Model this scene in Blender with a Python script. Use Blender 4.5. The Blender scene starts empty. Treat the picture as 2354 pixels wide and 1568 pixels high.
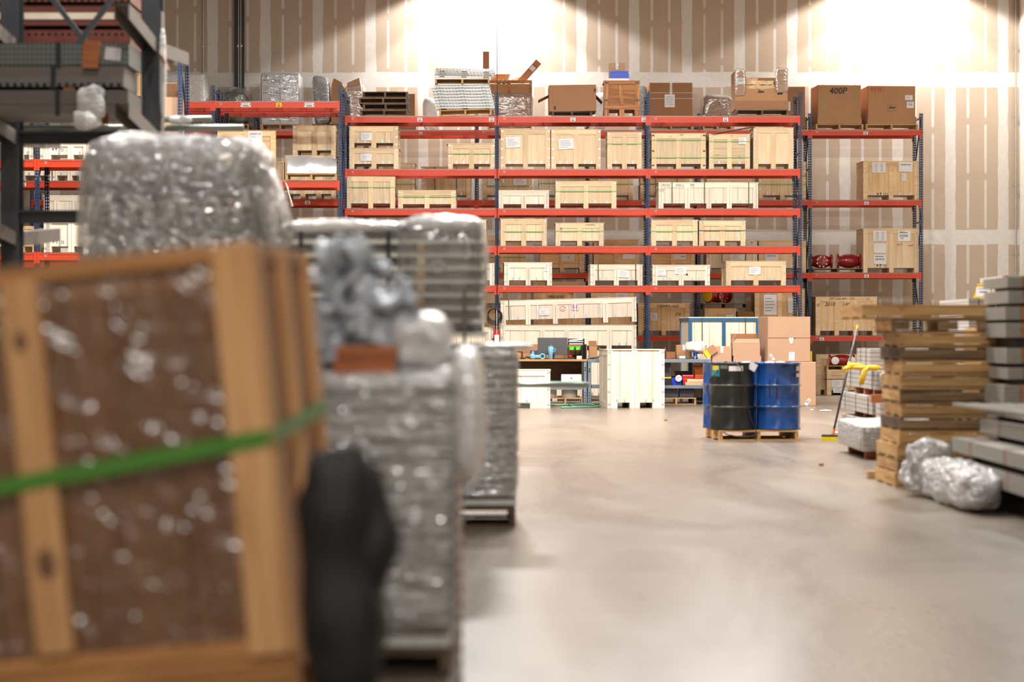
import bpy, math, random
from mathutils import Matrix, Vector, noise
PI = math.pi
sc = bpy.context.scene
col = sc.collection
F, VX, VY, H = 5558.0, 1177.0, 765.0, 1.4      # focal length in px, vanishing point, eye height
def X(px, Y): return (px - VX) * Y / F
def Z(py, Y): return H + (VY - py) * Y / F

# ---------------------------------------------------------------- camera
cam = bpy.data.objects.new('camera', bpy.data.cameras.new('camera')); col.objects.link(cam)
cam.location = (0, 0, H); cam.rotation_euler = (PI / 2, 0, 0)
cam.data.sensor_width = 36.0; cam.data.lens = F * 36.0 / 2354.0
cam.data.shift_y = -(784.0 - VY) / 2354.0
cam.data.clip_end = 300; cam.data.clip_start = .1
cam.data.dof.use_dof = True; cam.data.dof.focus_distance = 49.5; cam.data.dof.aperture_fstop = 1.45
sc.camera = cam
# ---------------------------------------------------------------- world, lights, exposure
w = bpy.data.worlds.new('world'); sc.world = w; w.use_nodes = True
w.node_tree.nodes['Background'].inputs[0].default_value = (1, .92, .84, 1)
w.node_tree.nodes['Background'].inputs[1].default_value = .25
sc.view_settings.view_transform = 'Standard'; sc.view_settings.look = 'None'
sc.view_settings.exposure = 0.0; sc.view_settings.gamma = 1; sc.view_settings.use_curve_mapping = False
sc.cycles.use_denoising = True
sc.cycles.max_bounces = 8; sc.cycles.diffuse_bounces = 3; sc.cycles.glossy_bounces = 3
sc.cycles.transparent_max_bounces = 16; sc.cycles.caustics_reflective = False; sc.cycles.caustics_refractive = False
sc.cycles.sample_clamp_indirect = 6
def area(x, y, z, p, size=.9, c=(1, .96, .915), rot=(0, 0, 0)):
    l = bpy.data.lights.new('high_bay_or_fill_lamp', 'AREA'); l.shape = 'DISK'; l.size = size; l.energy = p; l.color = c
    o = bpy.data.objects.new('high_bay_or_fill_lamp', l); col.objects.link(o); o.location = (x, y, z); o.rotation_euler = rot
for (x, y, p) in [(-.7, 38, 1300), (3.6, 37.5, 1350), (9, 38, 820), (-6, 38, 780), (-13, 38, 230), (1.2, 29, 1350), (-5, 29, 620),
                  (0, 21, 340), (-4.5, 21, 330), (-2.2, 12, 360), (-.8, -2.5, 1300), (4.5, 7, 160)]:  # last two are added fill, for near front faces and right-facing sides
    area(x, y, 10.2, p)
for x in (-.68, 8.9):                                                # the two lamps hung close to the back wall
    for (p, ang) in ((1450, 131), (950, 100)):
        l = bpy.data.lights.new('wall_lamp', 'SPOT'); l.energy = p; l.spot_size = math.radians(ang); l.spot_blend = .12
        l.shadow_soft_size = .12; l.color = (1, .97, .94)
        o = bpy.data.objects.new('wall_lamp', l); col.objects.link(o); o.location = (x, 55.05, 10.05)

# ---------------------------------------------------------------- mesh and object helpers
class MB:
    def __init__(s): s.v = []; s.f = []; s.m = []; s.k = 0
    def add(s, vs, fs, M=None):
        n = len(s.v)
        s.v += [tuple(M @ Vector(p)) for p in vs] if M is not None else [tuple(p) for p in vs]
        s.f += [tuple(i + n for i in f) for f in fs]; s.m += [s.k] * len(fs); return s
    def box(s, x0, x1, y0, y1, z0, z1, M=None):
        return s.add([(x0, y0, z0), (x1, y0, z0), (x1, y1, z0), (x0, y1, z0), (x0, y0, z1), (x1, y0, z1), (x1, y1, z1), (x0, y1, z1)],
                     [(0, 3, 2, 1), (4, 5, 6, 7), (0, 1, 5, 4), (1, 2, 6, 5), (2, 3, 7, 6), (3, 0, 4, 7)], M)
    def bar(s, p, q, a, b):                                          # rectangular bar from p to q, a wide (sideways), b high
        p, q = Vector(p), Vector(q); d = q - p; L = d.length; d.normalize()
        up = Vector((0, 0, 1)) if abs(d.z) < .95 else Vector((0, 1, 0))
        sx = d.cross(up).normalized(); sz = sx.cross(d)
        M = Matrix((( sx.x, d.x, sz.x, p.x), (sx.y, d.y, sz.y, p.y), (sx.z, d.z, sz.z, p.z), (0, 0, 0, 1)))
        return s.box(-a / 2, a / 2, 0, L, -b / 2, b / 2, M)
    def tube(s, pts, r, n=8, caps=True):
        pts = [Vector(p) for p in pts]; rs = r if isinstance(r, (list, tuple)) else [r] * len(pts); vs = []; fs = []
        ref = None
        for i, p in enumerate(pts):
            d = (pts[min(i + 1, len(pts) - 1)] - pts[max(i - 1, 0)]).normalized()
            if ref is None: ref = Vector((0, 0, 1)) if abs(d.z) < .9 else Vector((1, 0, 0))
            a = d.cross(ref).normalized(); b = a.cross(d); ref = b
            for j in range(n):
                t = 2 * PI * j / n; vs.append(p + (a * math.cos(t) + b * math.sin(t)) * rs[i])
        for i in range(len(pts) - 1):
            for j in range(n): fs.append((i * n + j, i * n + (j + 1) % n, (i + 1) * n + (j + 1) % n, (i + 1) * n + j))
        if caps: fs += [tuple(range(n))[::-1], tuple(range((len(pts) - 1) * n, len(pts) * n))]
        return s.add(vs, fs)
    def lathe(s, prof, n=32, M=None):                                # prof: (radius, z) about z
        vs = []; fs = []
        for (r, z) in prof:
            for j in range(n): vs.append((r * math.cos(2 * PI * j / n), r * math.sin(2 * PI * j / n), z))
        for i in range(len(prof) - 1):
            for j in range(n): fs.append((i * n + j, i * n + (j + 1) % n, (i + 1) * n + (j + 1) % n, (i + 1) * n + j))
        fs += [tuple(range(n))[::-1], tuple(range((len(prof) - 1) * n, len(prof) * n))]
        return s.add(vs, fs, M)
    def blob(s, c, r, seed=0, amp=.05, freq=3., e=1., nu=28, nv=18):  # displaced superellipsoid; e<1 is boxy
        sg = lambda t: math.copysign(abs(t) ** e, t); vs = []; fs = []
        for i in range(nv + 1):
            v = -PI / 2 + PI * i / nv
            for j in range(nu):
                u = 2 * PI * j / nu
                p = Vector((sg(math.cos(v)) * sg(math.cos(u)) * r[0], sg(math.cos(v)) * sg(math.sin(u)) * r[1], sg(math.sin(v)) * r[2]))
                q = p * freq + Vector((seed * 7.3, seed * 3.1, seed))
                dn = p.normalized() * (noise.noise(q) + .5 * noise.noise(q * 2.3)) * amp
                vs.append(Vector(c) + p + dn)
        for i in range(nv):
            for j in range(nu): fs.append((i * nu + j, i * nu + (j + 1) % nu, (i + 1) * nu + (j + 1) % nu, (i + 1) * nu + j))
        return s.add(vs, fs)
    def prism(s, poly, y0, y1, M=None):                              # polygon in x,z swept over y
        n = len(poly); vs = [(x, y0, z) for x, z in poly] + [(x, y1, z) for x, z in poly]
        fs = [tuple(range(n)), tuple(range(n, 2 * n))[::-1]] + [(i, (i + 1) % n + 0, (i + 1) % n + n, i + n)[::-1] for i in range(n)]
        return s.add(vs, fs, M)
    def mesh(s, name, mats, smooth=False):
        me = bpy.data.meshes.new(name); me.from_pydata(s.v, [], s.f)
        for m in (mats if isinstance(mats, (list, tuple)) else [mats]): me.materials.append(m)
        me.polygons.foreach_set('material_index', s.m)
        if smooth: me.polygons.foreach_set('use_smooth', [True] * len(s.f))
        me.update(); return me
def link(name, data, parent=None):
    o = bpy.data.objects.new(name, data); col.objects.link(o)
    if parent is not None: o.parent = parent
    return o
def part(name, mb, mat, parent, label=None, smooth=False, bevel=0):
    o = link(name, mb.mesh(name, mat, smooth), parent)
    if label: o['label'] = label
    if bevel:
        b = o.modifiers.new('bevel', 'BEVEL'); b.width = bevel; b.segments = 2; b.limit_method = 'ANGLE'
    return o
def tag(o, label, cat, group=None, kind=None):
    o['label'] = label; o['category'] = cat
    if group: o['group'] = group
    if kind: o['kind'] = kind
    return o
def thing(name, label, cat, loc=(0, 0, 0), rot=0, group=None):
    o = link(name, None); o.location = loc; o.empty_display_size = .1
    o.rotation_euler = rot if isinstance(rot, tuple) else (0, 0, rot)
    return tag(o, label, cat, group)
def solo(name, mb, mat, label, cat, loc=(0, 0, 0), rot=0, group=None, smooth=False, bevel=0):
    o = part(name, mb, mat, None, None, smooth, bevel); o.location = loc
    o.rotation_euler = rot if isinstance(rot, tuple) else (0, 0, rot)
    return tag(o, label, cat, group)
def dup(root, label, loc, rot=0, group=None):
    r = root.copy(); col.objects.link(r); r.location = loc; r.rotation_euler = rot if isinstance(rot, tuple) else (0, 0, rot)
    r['label'] = label
    if group: r['group'] = group
    for ch in list(root.children):
        c = ch.copy(); col.objects.link(c); c.parent = r
        for g in list(ch.children):
            d = g.copy(); col.objects.link(d); d.parent = c
    return r
def struct(name, mb, mat):
    o = part(name, mb, mat, None); o['kind'] = 'structure'; return o

# ---------------------------------------------------------------- materials
def new_mat(name):
    m = bpy.data.materials.new(name); m.use_nodes = True
    nt = m.node_tree; return m, nt, nt.nodes['Principled BSDF']
def N(nt, t, **kw):
    n = nt.nodes.new(t)
    for k, v in kw.items():
        if k[0] == 'i' and k[1:].isdigit(): n.inputs[int(k[1:])].default_value = v
        else: setattr(n, k, v)
    return n
def math_(nt, op, a, b=None, clamp=False):
    n = nt.nodes.new('ShaderNodeMath'); n.operation = op; n.use_clamp = clamp
    for i, q in enumerate((a, b)):
        if q is None: continue
        if isinstance(q, (int, float)): n.inputs[i].default_value = q
        else: nt.links.new(q, n.inputs[i])
    return n.outputs[0]
def mixc(nt, fac, a, b):
    n = nt.nodes.new('ShaderNodeMix'); n.data_type = 'RGBA'
    for i, q in ((0, fac), (6, a), (7, b)):
        if isinstance(q, (int, float)): n.inputs[i].default_value = q
        elif isinstance(q, tuple): n.inputs[i].default_value = (*q[:3], 1)
        else: nt.links.new(q, n.inputs[i])
    return n.outputs[2]
def sr(r, g, b):                                                     # sRGB 0..255 to linear
    f = lambda c: (c / 12.92 if c <= .04045 else ((c + .055) / 1.055) ** 2.4)
    return (f(r / 255), f(g / 255), f(b / 255))
def plain(name, c, rough=.6, metal=0, var=.12, scale=6, bump=0, coat=0):
    m, nt, p = new_mat(name)
    tc = N(nt, 'ShaderNodeTexCoord'); no = N(nt, 'ShaderNodeTexNoise'); no.inputs['Scale'].default_value = scale; no.inputs['Detail'].default_value = 5
    nt.links.new(tc.outputs['Object'], no.inputs['Vector'])
    c2 = tuple(max(0, k * (1 - 2.2 * var)) for k in c); c1 = tuple(min(1, k * (1 + var)) for k in c)
    nt.links.new(mixc(nt, no.outputs['Fac'], c2, c1), p.inputs['Base Color'])
    p.inputs['Roughness'].default_value = rough; p.inputs['Metallic'].default_value = metal
    if coat: p.inputs['Coat Weight'].default_value = coat
    if bump:
        b = N(nt, 'ShaderNodeBump'); b.inputs['Strength'].default_value = bump; b.inputs['Distance'].default_value = .02
        nt.links.new(no.outputs['Fac'], b.inputs['Height']); nt.links.new(b.outputs[0], p.inputs['Normal'])
    return m
def wood(name, c1, c2, axis=0, knots=.5, plank=0, plank_axis=0, rough=.65):
    m, nt, p = new_mat(name)
    tc = N(nt, 'ShaderNodeTexCoord'); oi = N(nt, 'ShaderNodeObjectInfo')
    off = N(nt, 'ShaderNodeVectorMath', operation='SCALE'); off.inputs[0].default_value = (31, 17, 47)
    nt.links.new(oi.outputs['Random'], off.inputs[3])
    ad = N(nt, 'ShaderNodeVectorMath', operation='ADD'); nt.links.new(tc.outputs['Object'], ad.inputs[0]); nt.links.new(off.outputs[0], ad.inputs[1])
    mp = N(nt, 'ShaderNodeMapping'); s = [9, 9, 9]; s[axis] = .7; mp.inputs['Scale'].default_value = s
    nt.links.new(ad.outputs[0], mp.inputs[0])
    no = N(nt, 'ShaderNodeTexNoise'); no.inputs['Scale'].default_value = 2.2; no.inputs['Detail'].default_value = 6; no.inputs['Distortion'].default_value = .6
    nt.links.new(mp.outputs[0], no.inputs[0])
    rp = N(nt, 'ShaderNodeValToRGB'); rp.color_ramp.elements[0].position = .32; rp.color_ramp.elements[1].position = .62
    rp.color_ramp.elements[0].color = (*c2, 1); rp.color_ramp.elements[1].color = (*c1, 1)
    nt.links.new(no.outputs['Fac'], rp.inputs[0]); c = rp.outputs[0]
    hv = N(nt, 'ShaderNodeHueSaturation'); hv.inputs['Hue'].default_value = .5
    nt.links.new(math_(nt, 'ADD', math_(nt, 'MULTIPLY', oi.outputs['Random'], .26), .84), hv.inputs['Value']); nt.links.new(c, hv.inputs['Color']); c = hv.outputs[0]
    if knots:
        mk = N(nt, 'ShaderNodeMapping'); s = [5.5, 5.5, 5.5]; s[axis] = 2.6; mk.inputs['Scale'].default_value = s; nt.links.new(ad.outputs[0], mk.inputs[0])
        vo = N(nt, 'ShaderNodeTexVoronoi'); vo.inputs['Scale'].default_value = 1; nt.links.new(mk.outputs[0], vo.inputs['Vector'])
        k = math_(nt, 'MULTIPLY', math_(nt, 'SUBTRACT', .13, vo.outputs['Distance'], True), 9 * knots, True)
        c = mixc(nt, k, c, tuple(q * .35 for q in c2))
    if plank:
        sx = N(nt, 'ShaderNodeSeparateXYZ'); nt.links.new(tc.outputs['Object'], sx.inputs[0])
        fr = math_(nt, 'FRACT', math_(nt, 'MULTIPLY', sx.outputs[plank_axis], 1 / plank))
        c = mixc(nt, math_(nt, 'MULTIPLY', math_(nt, 'LESS_THAN', fr, .045), .55), c, tuple(q * .3 for q in c2))
    nt.links.new(c, p.inputs['Base Color']); p.inputs['Roughness'].default_value = rough
    return m
P1, P2 = sr(233, 210, 177), sr(218, 188, 148)
W1, W2 = sr(244, 233, 216), sr(234, 216, 190)
M = {}
M['pine_panel'] = wood('pine_panel', P1, P2, 2, .55, .125, 0)
M['pine_panel_h'] = wood('pine_panel_h', P1, P2, 0, .55, .14, 2)
M['pine_ply'] = wood('pine_ply', P1, sr(222, 192, 152), 2, .25)
M['pine_x'] = wood('pine_x', sr(236, 208, 170), P2, 0, .5); M['pine_z'] = wood('pine_z', sr(236, 208, 170), P2, 2, .5)
M['white_panel'] = wood('white_panel', W1, W2, 2, .25, .3, 0); M['white_x'] = wood('white_x', W1, W2, 0, .25)
M['tan_panel'] = wood('tan_panel', sr(238, 206, 160), sr(222, 180, 130), 2, .4, .14, 0); M['tan_panel_h'] = wood('tan_panel_h', sr(238, 206, 160), sr(222, 180, 130), 0, .4, .2, 2)
M['tan_x'] = wood('tan_x', sr(240, 210, 166), sr(224, 184, 136), 0, .5)
M['pallet'] = wood('pallet', sr(222, 182, 124), sr(184, 134, 78), 0, .5); M['pallet_y'] = wood('pallet_y', sr(214, 170, 112), sr(172, 122, 70), 1, .5)
M['pallet_grey'] = wood('pallet_grey', sr(164, 132, 96), sr(104, 78, 54), 0, .5)
M['pallet_dark'] = wood('pallet_dark', sr(112, 86, 62), sr(46, 34, 26), 0, .4)
M['brown_wood'] = wood('brown_wood', sr(196, 136, 84), sr(140, 86, 46), 2, .4); M['brown_x'] = wood('brown_x', sr(190, 130, 80), sr(140, 84, 44), 0, .4)
M['block_wood'] = wood('block_wood', sr(196, 120, 72), sr(150, 80, 42), 0, .2)
M['near_board'] = wood('near_board', sr(212, 164, 112), sr(180, 130, 80), 2, .9); M['near_board_x'] = wood('near_board_x', sr(186, 132, 78), sr(140, 92, 48), 0, .5)
M['near_panel'] = wood('near_panel', sr(170, 118, 74), sr(140, 92, 54), 2, .2, .3, 0)
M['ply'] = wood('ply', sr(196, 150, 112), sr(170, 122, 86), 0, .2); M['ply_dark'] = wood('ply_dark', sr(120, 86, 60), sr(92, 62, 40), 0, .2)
M['desk_top'] = wood('desk_top', sr(216, 164, 104), sr(190, 134, 78), 0, .1)
M['card'] = plain('cardboard', sr(182, 136, 98), .85, 0, .06, 3); M['card_dark'] = plain('cardboard_dark', sr(160, 116, 84), .85, 0, .06, 3)
M['card_pink'] = plain('cardboard_pale', sr(192, 154, 126), .85, 0, .05, 3)
M['card_edge'] = plain('cardboard_inside', sr(150, 104, 66), .9, 0, .06, 3)
M['paper'] = plain('paper', sr(236, 234, 236), .6, 0, .05, 9); M['ink'] = plain('ink', (.012, .012, .014), .6); M['pencil'] = plain('pencil', (.12, .08, .055), .8)
M['red_ink'] = plain('red_ink', (.5, .04, .04), .7); M['purple'] = plain('purple', (.2, .06, .3), .7); M['pink_paper'] = plain('pink_paper', sr(236, 200, 214), .7)
M['print'] = plain('faint_print', (.3, .3, .32), .7); M['spray'] = plain('spray_paint', (.05, .05, .055), .8)
M['clip'] = plain('zinc_clip', sr(198, 208, 216), .4, .5, .1, 20); M['black'] = plain('black_plastic', (.014, .014, .016), .5)
M['steel_dark'] = plain('steel_dark', (.05, .05, .055), .5, .3)
M['strap_green'] = plain('strap_green', sr(112, 176, 96), .45); M['strap_dark'] = plain('strap_dark_green', sr(40, 84, 58), .45); M['strap_white'] = plain('strap_white', sr(240, 236, 228), .5)
M['strap_near'] = plain('strap_near', sr(72, 132, 42), .45)
M['red'] = plain('beam_red', sr(210, 66, 34), .42, 0, .06, 4); M['blue'] = plain('upright_blue', sr(27, 48, 80), .45, 0, .12, 8)
M['wire'] = plain('deck_wire', sr(170, 166, 160), .4, .6)
M['yellow'] = plain('yellow', sr(250, 206, 40), .5); M['white'] = plain('white_plastic', sr(240, 238, 236), .4, 0, .03); M['orange'] = plain('orange_plastic', sr(216, 116, 28), .4)
M['bin_blue'] = plain('bin_blue', sr(30, 70, 200), .35); M['red_plastic'] = plain('red_plastic', sr(206, 46, 50), .35); M['grey_plastic'] = plain('grey_plastic', sr(70, 72, 84), .45)
M['valve'] = plain('valve_red', sr(150, 26, 30), .22, 0, .08, 6, 0, .6); M['silver'] = plain('silver', (.75, .75, .76), .3, .9)
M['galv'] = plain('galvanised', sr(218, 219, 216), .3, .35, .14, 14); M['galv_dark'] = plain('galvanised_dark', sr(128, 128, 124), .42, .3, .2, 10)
M['galv_flat'] = plain('galvanised_flat', sr(172, 168, 160), .5, .25, .12, 16); M['fitting'] = plain('fitting_grey', sr(188, 194, 202), .32, .1, .08, 6)
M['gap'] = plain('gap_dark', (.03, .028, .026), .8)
M['bench'] = plain('bench_steel', sr(134, 146, 158), .45, .2, .05); M['cant'] = plain('cantilever_grey', sr(74, 76, 82), .5, .2, .15, 5)
M['cant_light'] = plain('cantilever_arm', sr(116, 108, 102), .5, .1, .1, 5); M['rust'] = plain('primer_red', sr(120, 62, 50), .6, .1, .2, 5); M['tape_curl'] = plain('tape_brown', sr(170, 100, 52), .5)
M['drum_black'] = plain('drum_black', (.018, .019, .018), .32, 0, .6, 4, .15); M['drum_blue'] = plain('drum_blue', sr(28, 78, 150), .25, 0, .25, 3, .12, .4)
M['drum_black_hoop'] = plain('hoop_black', sr(84, 84, 74), .35, .2, .5, 5); M['drum_blue_hoop'] = plain('hoop_blue', sr(50, 96, 160), .25, 0, .4, 5, 0, .4); M['drum_top'] = plain('drum_top', (.025, .025, .028), .35)
M['light_blue'] = plain('light_blue', sr(130, 196, 232), .4, 0, .04); M['screen'] = plain('monitor_back', sr(86, 84, 86), .5, 0, .04); M['lime'] = plain('lime', sr(120, 230, 60), .45)
M['pipe_green'] = plain('pipe_green', sr(110, 168, 138), .35, .3, .08); M['pipe_grey'] = plain('pipe_grey', sr(150, 158, 152), .3, .6)
M['broom_yellow'] = plain('broom_yellow', sr(232, 206, 40), .6); M['broom_pole'] = plain('broom_pole', sr(56, 38, 52), .4); M['glove'] = plain('glove_yellow', sr(236, 188, 24), .6, 0, .15, 9, .4)
M['cloth'] = plain('cloth_white', sr(236, 228, 218), .8, 0, .08, 6, .5); M['vise'] = plain('vise_blue', sr(40, 70, 150), .35)
M['black_film'] = plain('black_film', (.01, .009, .009), .65, 0, .5, 5, .5)
M['teal'] = plain('teal_print', sr(60, 150, 168), .5, 0, .4, 12)
M['block_grey'] = plain('bundle_grey', sr(196, 188, 180), .55, .1, .14, 22)

def hole_mat():
    m, nt, p = new_mat('upright_punched'); p.inputs['Base Color'].default_value = (*sr(27, 48, 80), 1); p.inputs['Roughness'].default_value = .45
    tc = N(nt, 'ShaderNodeTexCoord'); sx = N(nt, 'ShaderNodeSeparateXYZ'); nt.links.new(tc.outputs['Object'], sx.inputs[0])
    a = math_(nt, 'LESS_THAN', math_(nt, 'ABSOLUTE', math_(nt, 'SUBTRACT', math_(nt, 'ABSOLUTE', sx.outputs[0]), .019)), .0075)
    b = math_(nt, 'LESS_THAN', math_(nt, 'FRACT', math_(nt, 'MULTIPLY', sx.outputs[2], 1 / .056)), .5)
    tr = N(nt, 'ShaderNodeBsdfTransparent'); mx = N(nt, 'ShaderNodeMixShader')
    nt.links.new(math_(nt, 'MULTIPLY', a, b), mx.inputs[0]); nt.links.new(p.outputs[0], mx.inputs[1]); nt.links.new(tr.outputs[0], mx.inputs[2])
    nt.links.new(mx.outputs[0], nt.nodes['Material Output'].inputs[0]); return m
M['punched'] = hole_mat()
def perf_mat(name, c, pitch, hx, hz, rows):                          # painted steel with rows of dark slots
    m, nt, p = new_mat(name); p.inputs['Roughness'].default_value = .45; p.inputs['Metallic'].default_value = .3
    tc = N(nt, 'ShaderNodeTexCoord'); sx = N(nt, 'ShaderNodeSeparateXYZ'); nt.links.new(tc.outputs['Object'], sx.inputs[0])
    a = math_(nt, 'LESS_THAN', math_(nt, 'FRACT', math_(nt, 'MULTIPLY', sx.outputs[0], 1 / pitch)), hx)
    b = math_(nt, 'LESS_THAN', math_(nt, 'FRACT', math_(nt, 'MULTIPLY', sx.outputs[2], 1 / rows)), hz)
    nt.links.new(mixc(nt, math_(nt, 'MULTIPLY', a, b), c, (.01, .01, .01)), p.inputs['Base Color']); return m
M['perf'] = perf_mat('perforated_steel', sr(112, 118, 114), .04, .4, .35, .045)
M['perf_row'] = perf_mat('slotted_steel', sr(122, 116, 112), .0655, .5, .16, .2)
M['perf_rust'] = perf_mat('slotted_primer', sr(126, 70, 58), .065, .45, .18, .16)
def film(name, op, rough=.14, c=(.9, .89, .88), scale=5, bump=.35, streak=(1, 1, 3.5), gloss=.09):
    m, nt, p = new_mat(name)
    tc = N(nt, 'ShaderNodeTexCoord'); mp = N(nt, 'ShaderNodeMapping'); mp.inputs['Scale'].default_value = streak; nt.links.new(tc.outputs['Object'], mp.inputs[0])
    no = N(nt, 'ShaderNodeTexNoise'); no.inputs['Scale'].default_value = scale; no.inputs['Detail'].default_value = 2; no.inputs['Distortion'].default_value = .8
    nt.links.new(mp.outputs[0], no.inputs[0])
    bp = N(nt, 'ShaderNodeBump'); bp.inputs['Strength'].default_value = bump; bp.inputs['Distance'].default_value = .1; nt.links.new(no.outputs['Fac'], bp.inputs['Height'])
    p.inputs['Base Color'].default_value = (*c, 1); p.inputs['Roughness'].default_value = .5; nt.links.new(bp.outputs[0], p.inputs['Normal'])
    gl = N(nt, 'ShaderNodeBsdfGlossy'); gl.inputs['Roughness'].default_value = rough; gl.inputs['Color'].default_value = (.95, .95, .95, 1); nt.links.new(bp.outputs[0], gl.inputs['Normal'])
    tr = N(nt, 'ShaderNodeBsdfTransparent'); mx = N(nt, 'ShaderNodeMixShader'); m2 = N(nt, 'ShaderNodeMixShader'); lw = N(nt, 'ShaderNodeLayerWeight'); lw.inputs[0].default_value = .35
    nt.links.new(math_(nt, 'ADD', math_(nt, 'MULTIPLY', lw.outputs['Facing'], .35), op, True), mx.inputs[0])
    nt.links.new(tr.outputs[0], mx.inputs[1]); nt.links.new(p.outputs[0], mx.inputs[2])
    nt.links.new(math_(nt, 'ADD', math_(nt, 'MULTIPLY', lw.outputs['Fresnel'], .6), gloss, True), m2.inputs[0])
    nt.links.new(mx.outputs[0], m2.inputs[1]); nt.links.new(gl.outputs[0], m2.inputs[2])
    nt.links.new(m2.outputs[0], nt.nodes['Material Output'].inputs[0]); return m
M['film'] = film('stretch_film', .2, bump=.7, scale=9, streak=(1, 1, 2)); M['film_streak'] = film('stretch_film_streaky', .34, .16, scale=3.5, bump=1, streak=(1.2, 1.2, 7), gloss=.13); M['film_crumple'] = film('stretch_film_crumpled', .45, .18, scale=20, bump=.9, streak=(1, .5, 1)); M['film_thin'] = film('stretch_film_thin', .1, bump=.12, gloss=.06); M['film_thick'] = film('stretch_film_thick', .75, .2, scale=9)
M['film_near'] = film('stretch_film_near', .0, .24, (.8, .7, .6), 7, .6, (1, 1, 1.5), .05)
M['foil'] = plain('silver_film', (.86, .86, .87), .3, .6, .06, 4, .5)
M['film_dark'] = film('stretch_film_grey', .7, .2, (.3, .3, .31), 8)

def drywall():
    m, nt, p = new_mat('drywall_taped')
    tc = N(nt, 'ShaderNodeTexCoord'); sx = N(nt, 'ShaderNodeSeparateXYZ'); nt.links.new(tc.outputs['Object'], sx.inputs[0])
    no = N(nt, 'ShaderNodeTexNoise'); no.inputs['Scale'].default_value = 1.7; no.inputs['Detail'].default_value = 4; nt.links.new(tc.outputs['Object'], no.inputs[0])
    j = math_(nt, 'MULTIPLY', math_(nt, 'SUBTRACT', no.outputs['Fac'], .5), .09)
    fine = N(nt, 'ShaderNodeTexNoise'); fine.inputs['Scale'].default_value = 9; fine.inputs['Detail'].default_value = 3; nt.links.new(tc.outputs['Object'], fine.inputs[0])
    def band(coord, origin, pitch, half, soft=.012):
        t = math_(nt, 'DIVIDE', math_(nt, 'SUBTRACT', coord, origin - pitch * 50), pitch)
        d = math_(nt, 'MULTIPLY', math_(nt, 'ABSOLUTE', math_(nt, 'SUBTRACT', math_(nt, 'FRACT', math_(nt, 'ADD', t, .5)), .5)), pitch)
        d = math_(nt, 'ADD', d, j)
        return math_(nt, 'MULTIPLY', math_(nt, 'SUBTRACT', half + soft, d), 1 / soft, True)
    v = band(sx.outputs[0], 2.83, 1.2206, .115); h = band(sx.outputs[2], 3.617, 3.645, .165)
    # screw runs: broken vertical smears at thirds of each sheet
    c3 = 1.2206 / 3; t = math_(nt, 'DIVIDE', math_(nt, 'SUBTRACT', sx.outputs[0], 2.83 - c3 * 150), c3)
    cid = math_(nt, 'FLOOR', math_(nt, 'ADD', t, .5))
    wn = N(nt, 'ShaderNodeTexWhiteNoise', noise_dimensions='1D'); nt.links.new(cid, wn.inputs['W'])
    dx = math_(nt, 'MULTIPLY', math_(nt, 'ABSOLUTE', math_(nt, 'SUBTRACT', math_(nt, 'FRACT', math_(nt, 'ADD', t, .5)), .5)), c3)
    dx = math_(nt, 'ADD', dx, math_(nt, 'MULTIPLY', j, .3))
    s = math_(nt, 'FRACT', math_(nt, 'DIVIDE', math_(nt, 'ADD', sx.outputs[2], math_(nt, 'MULTIPLY', wn.outputs['Value'], .5)), 1.28))
    e = math_(nt, 'SUBTRACT', .5, math_(nt, 'ABSOLUTE', math_(nt, 'SUBTRACT', s, .5)))
    hw = math_(nt, 'MULTIPLY', math_(nt, 'SQRT', math_(nt, 'MULTIPLY', math_(nt, 'SUBTRACT', e, .05), 26, True)), .036)
    st = math_(nt, 'MULTIPLY', math_(nt, 'SUBTRACT', hw, dx), 110, True)
    mask = math_(nt, 'MAXIMUM', math_(nt, 'MAXIMUM', v, h), math_(nt, 'MULTIPLY', st, .85))
    tan = mixc(nt, no.outputs['Fac'], sr(182, 162, 142), sr(197, 178, 158)); mud = mixc(nt, fine.outputs['Fac'], sr(206, 200, 192), sr(228, 222, 214))
    nt.links.new(mixc(nt, mask, tan, mud), p.inputs['Base Color']); p.inputs['Roughness'].default_value = .85
    return m
M['drywall'] = drywall()
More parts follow.
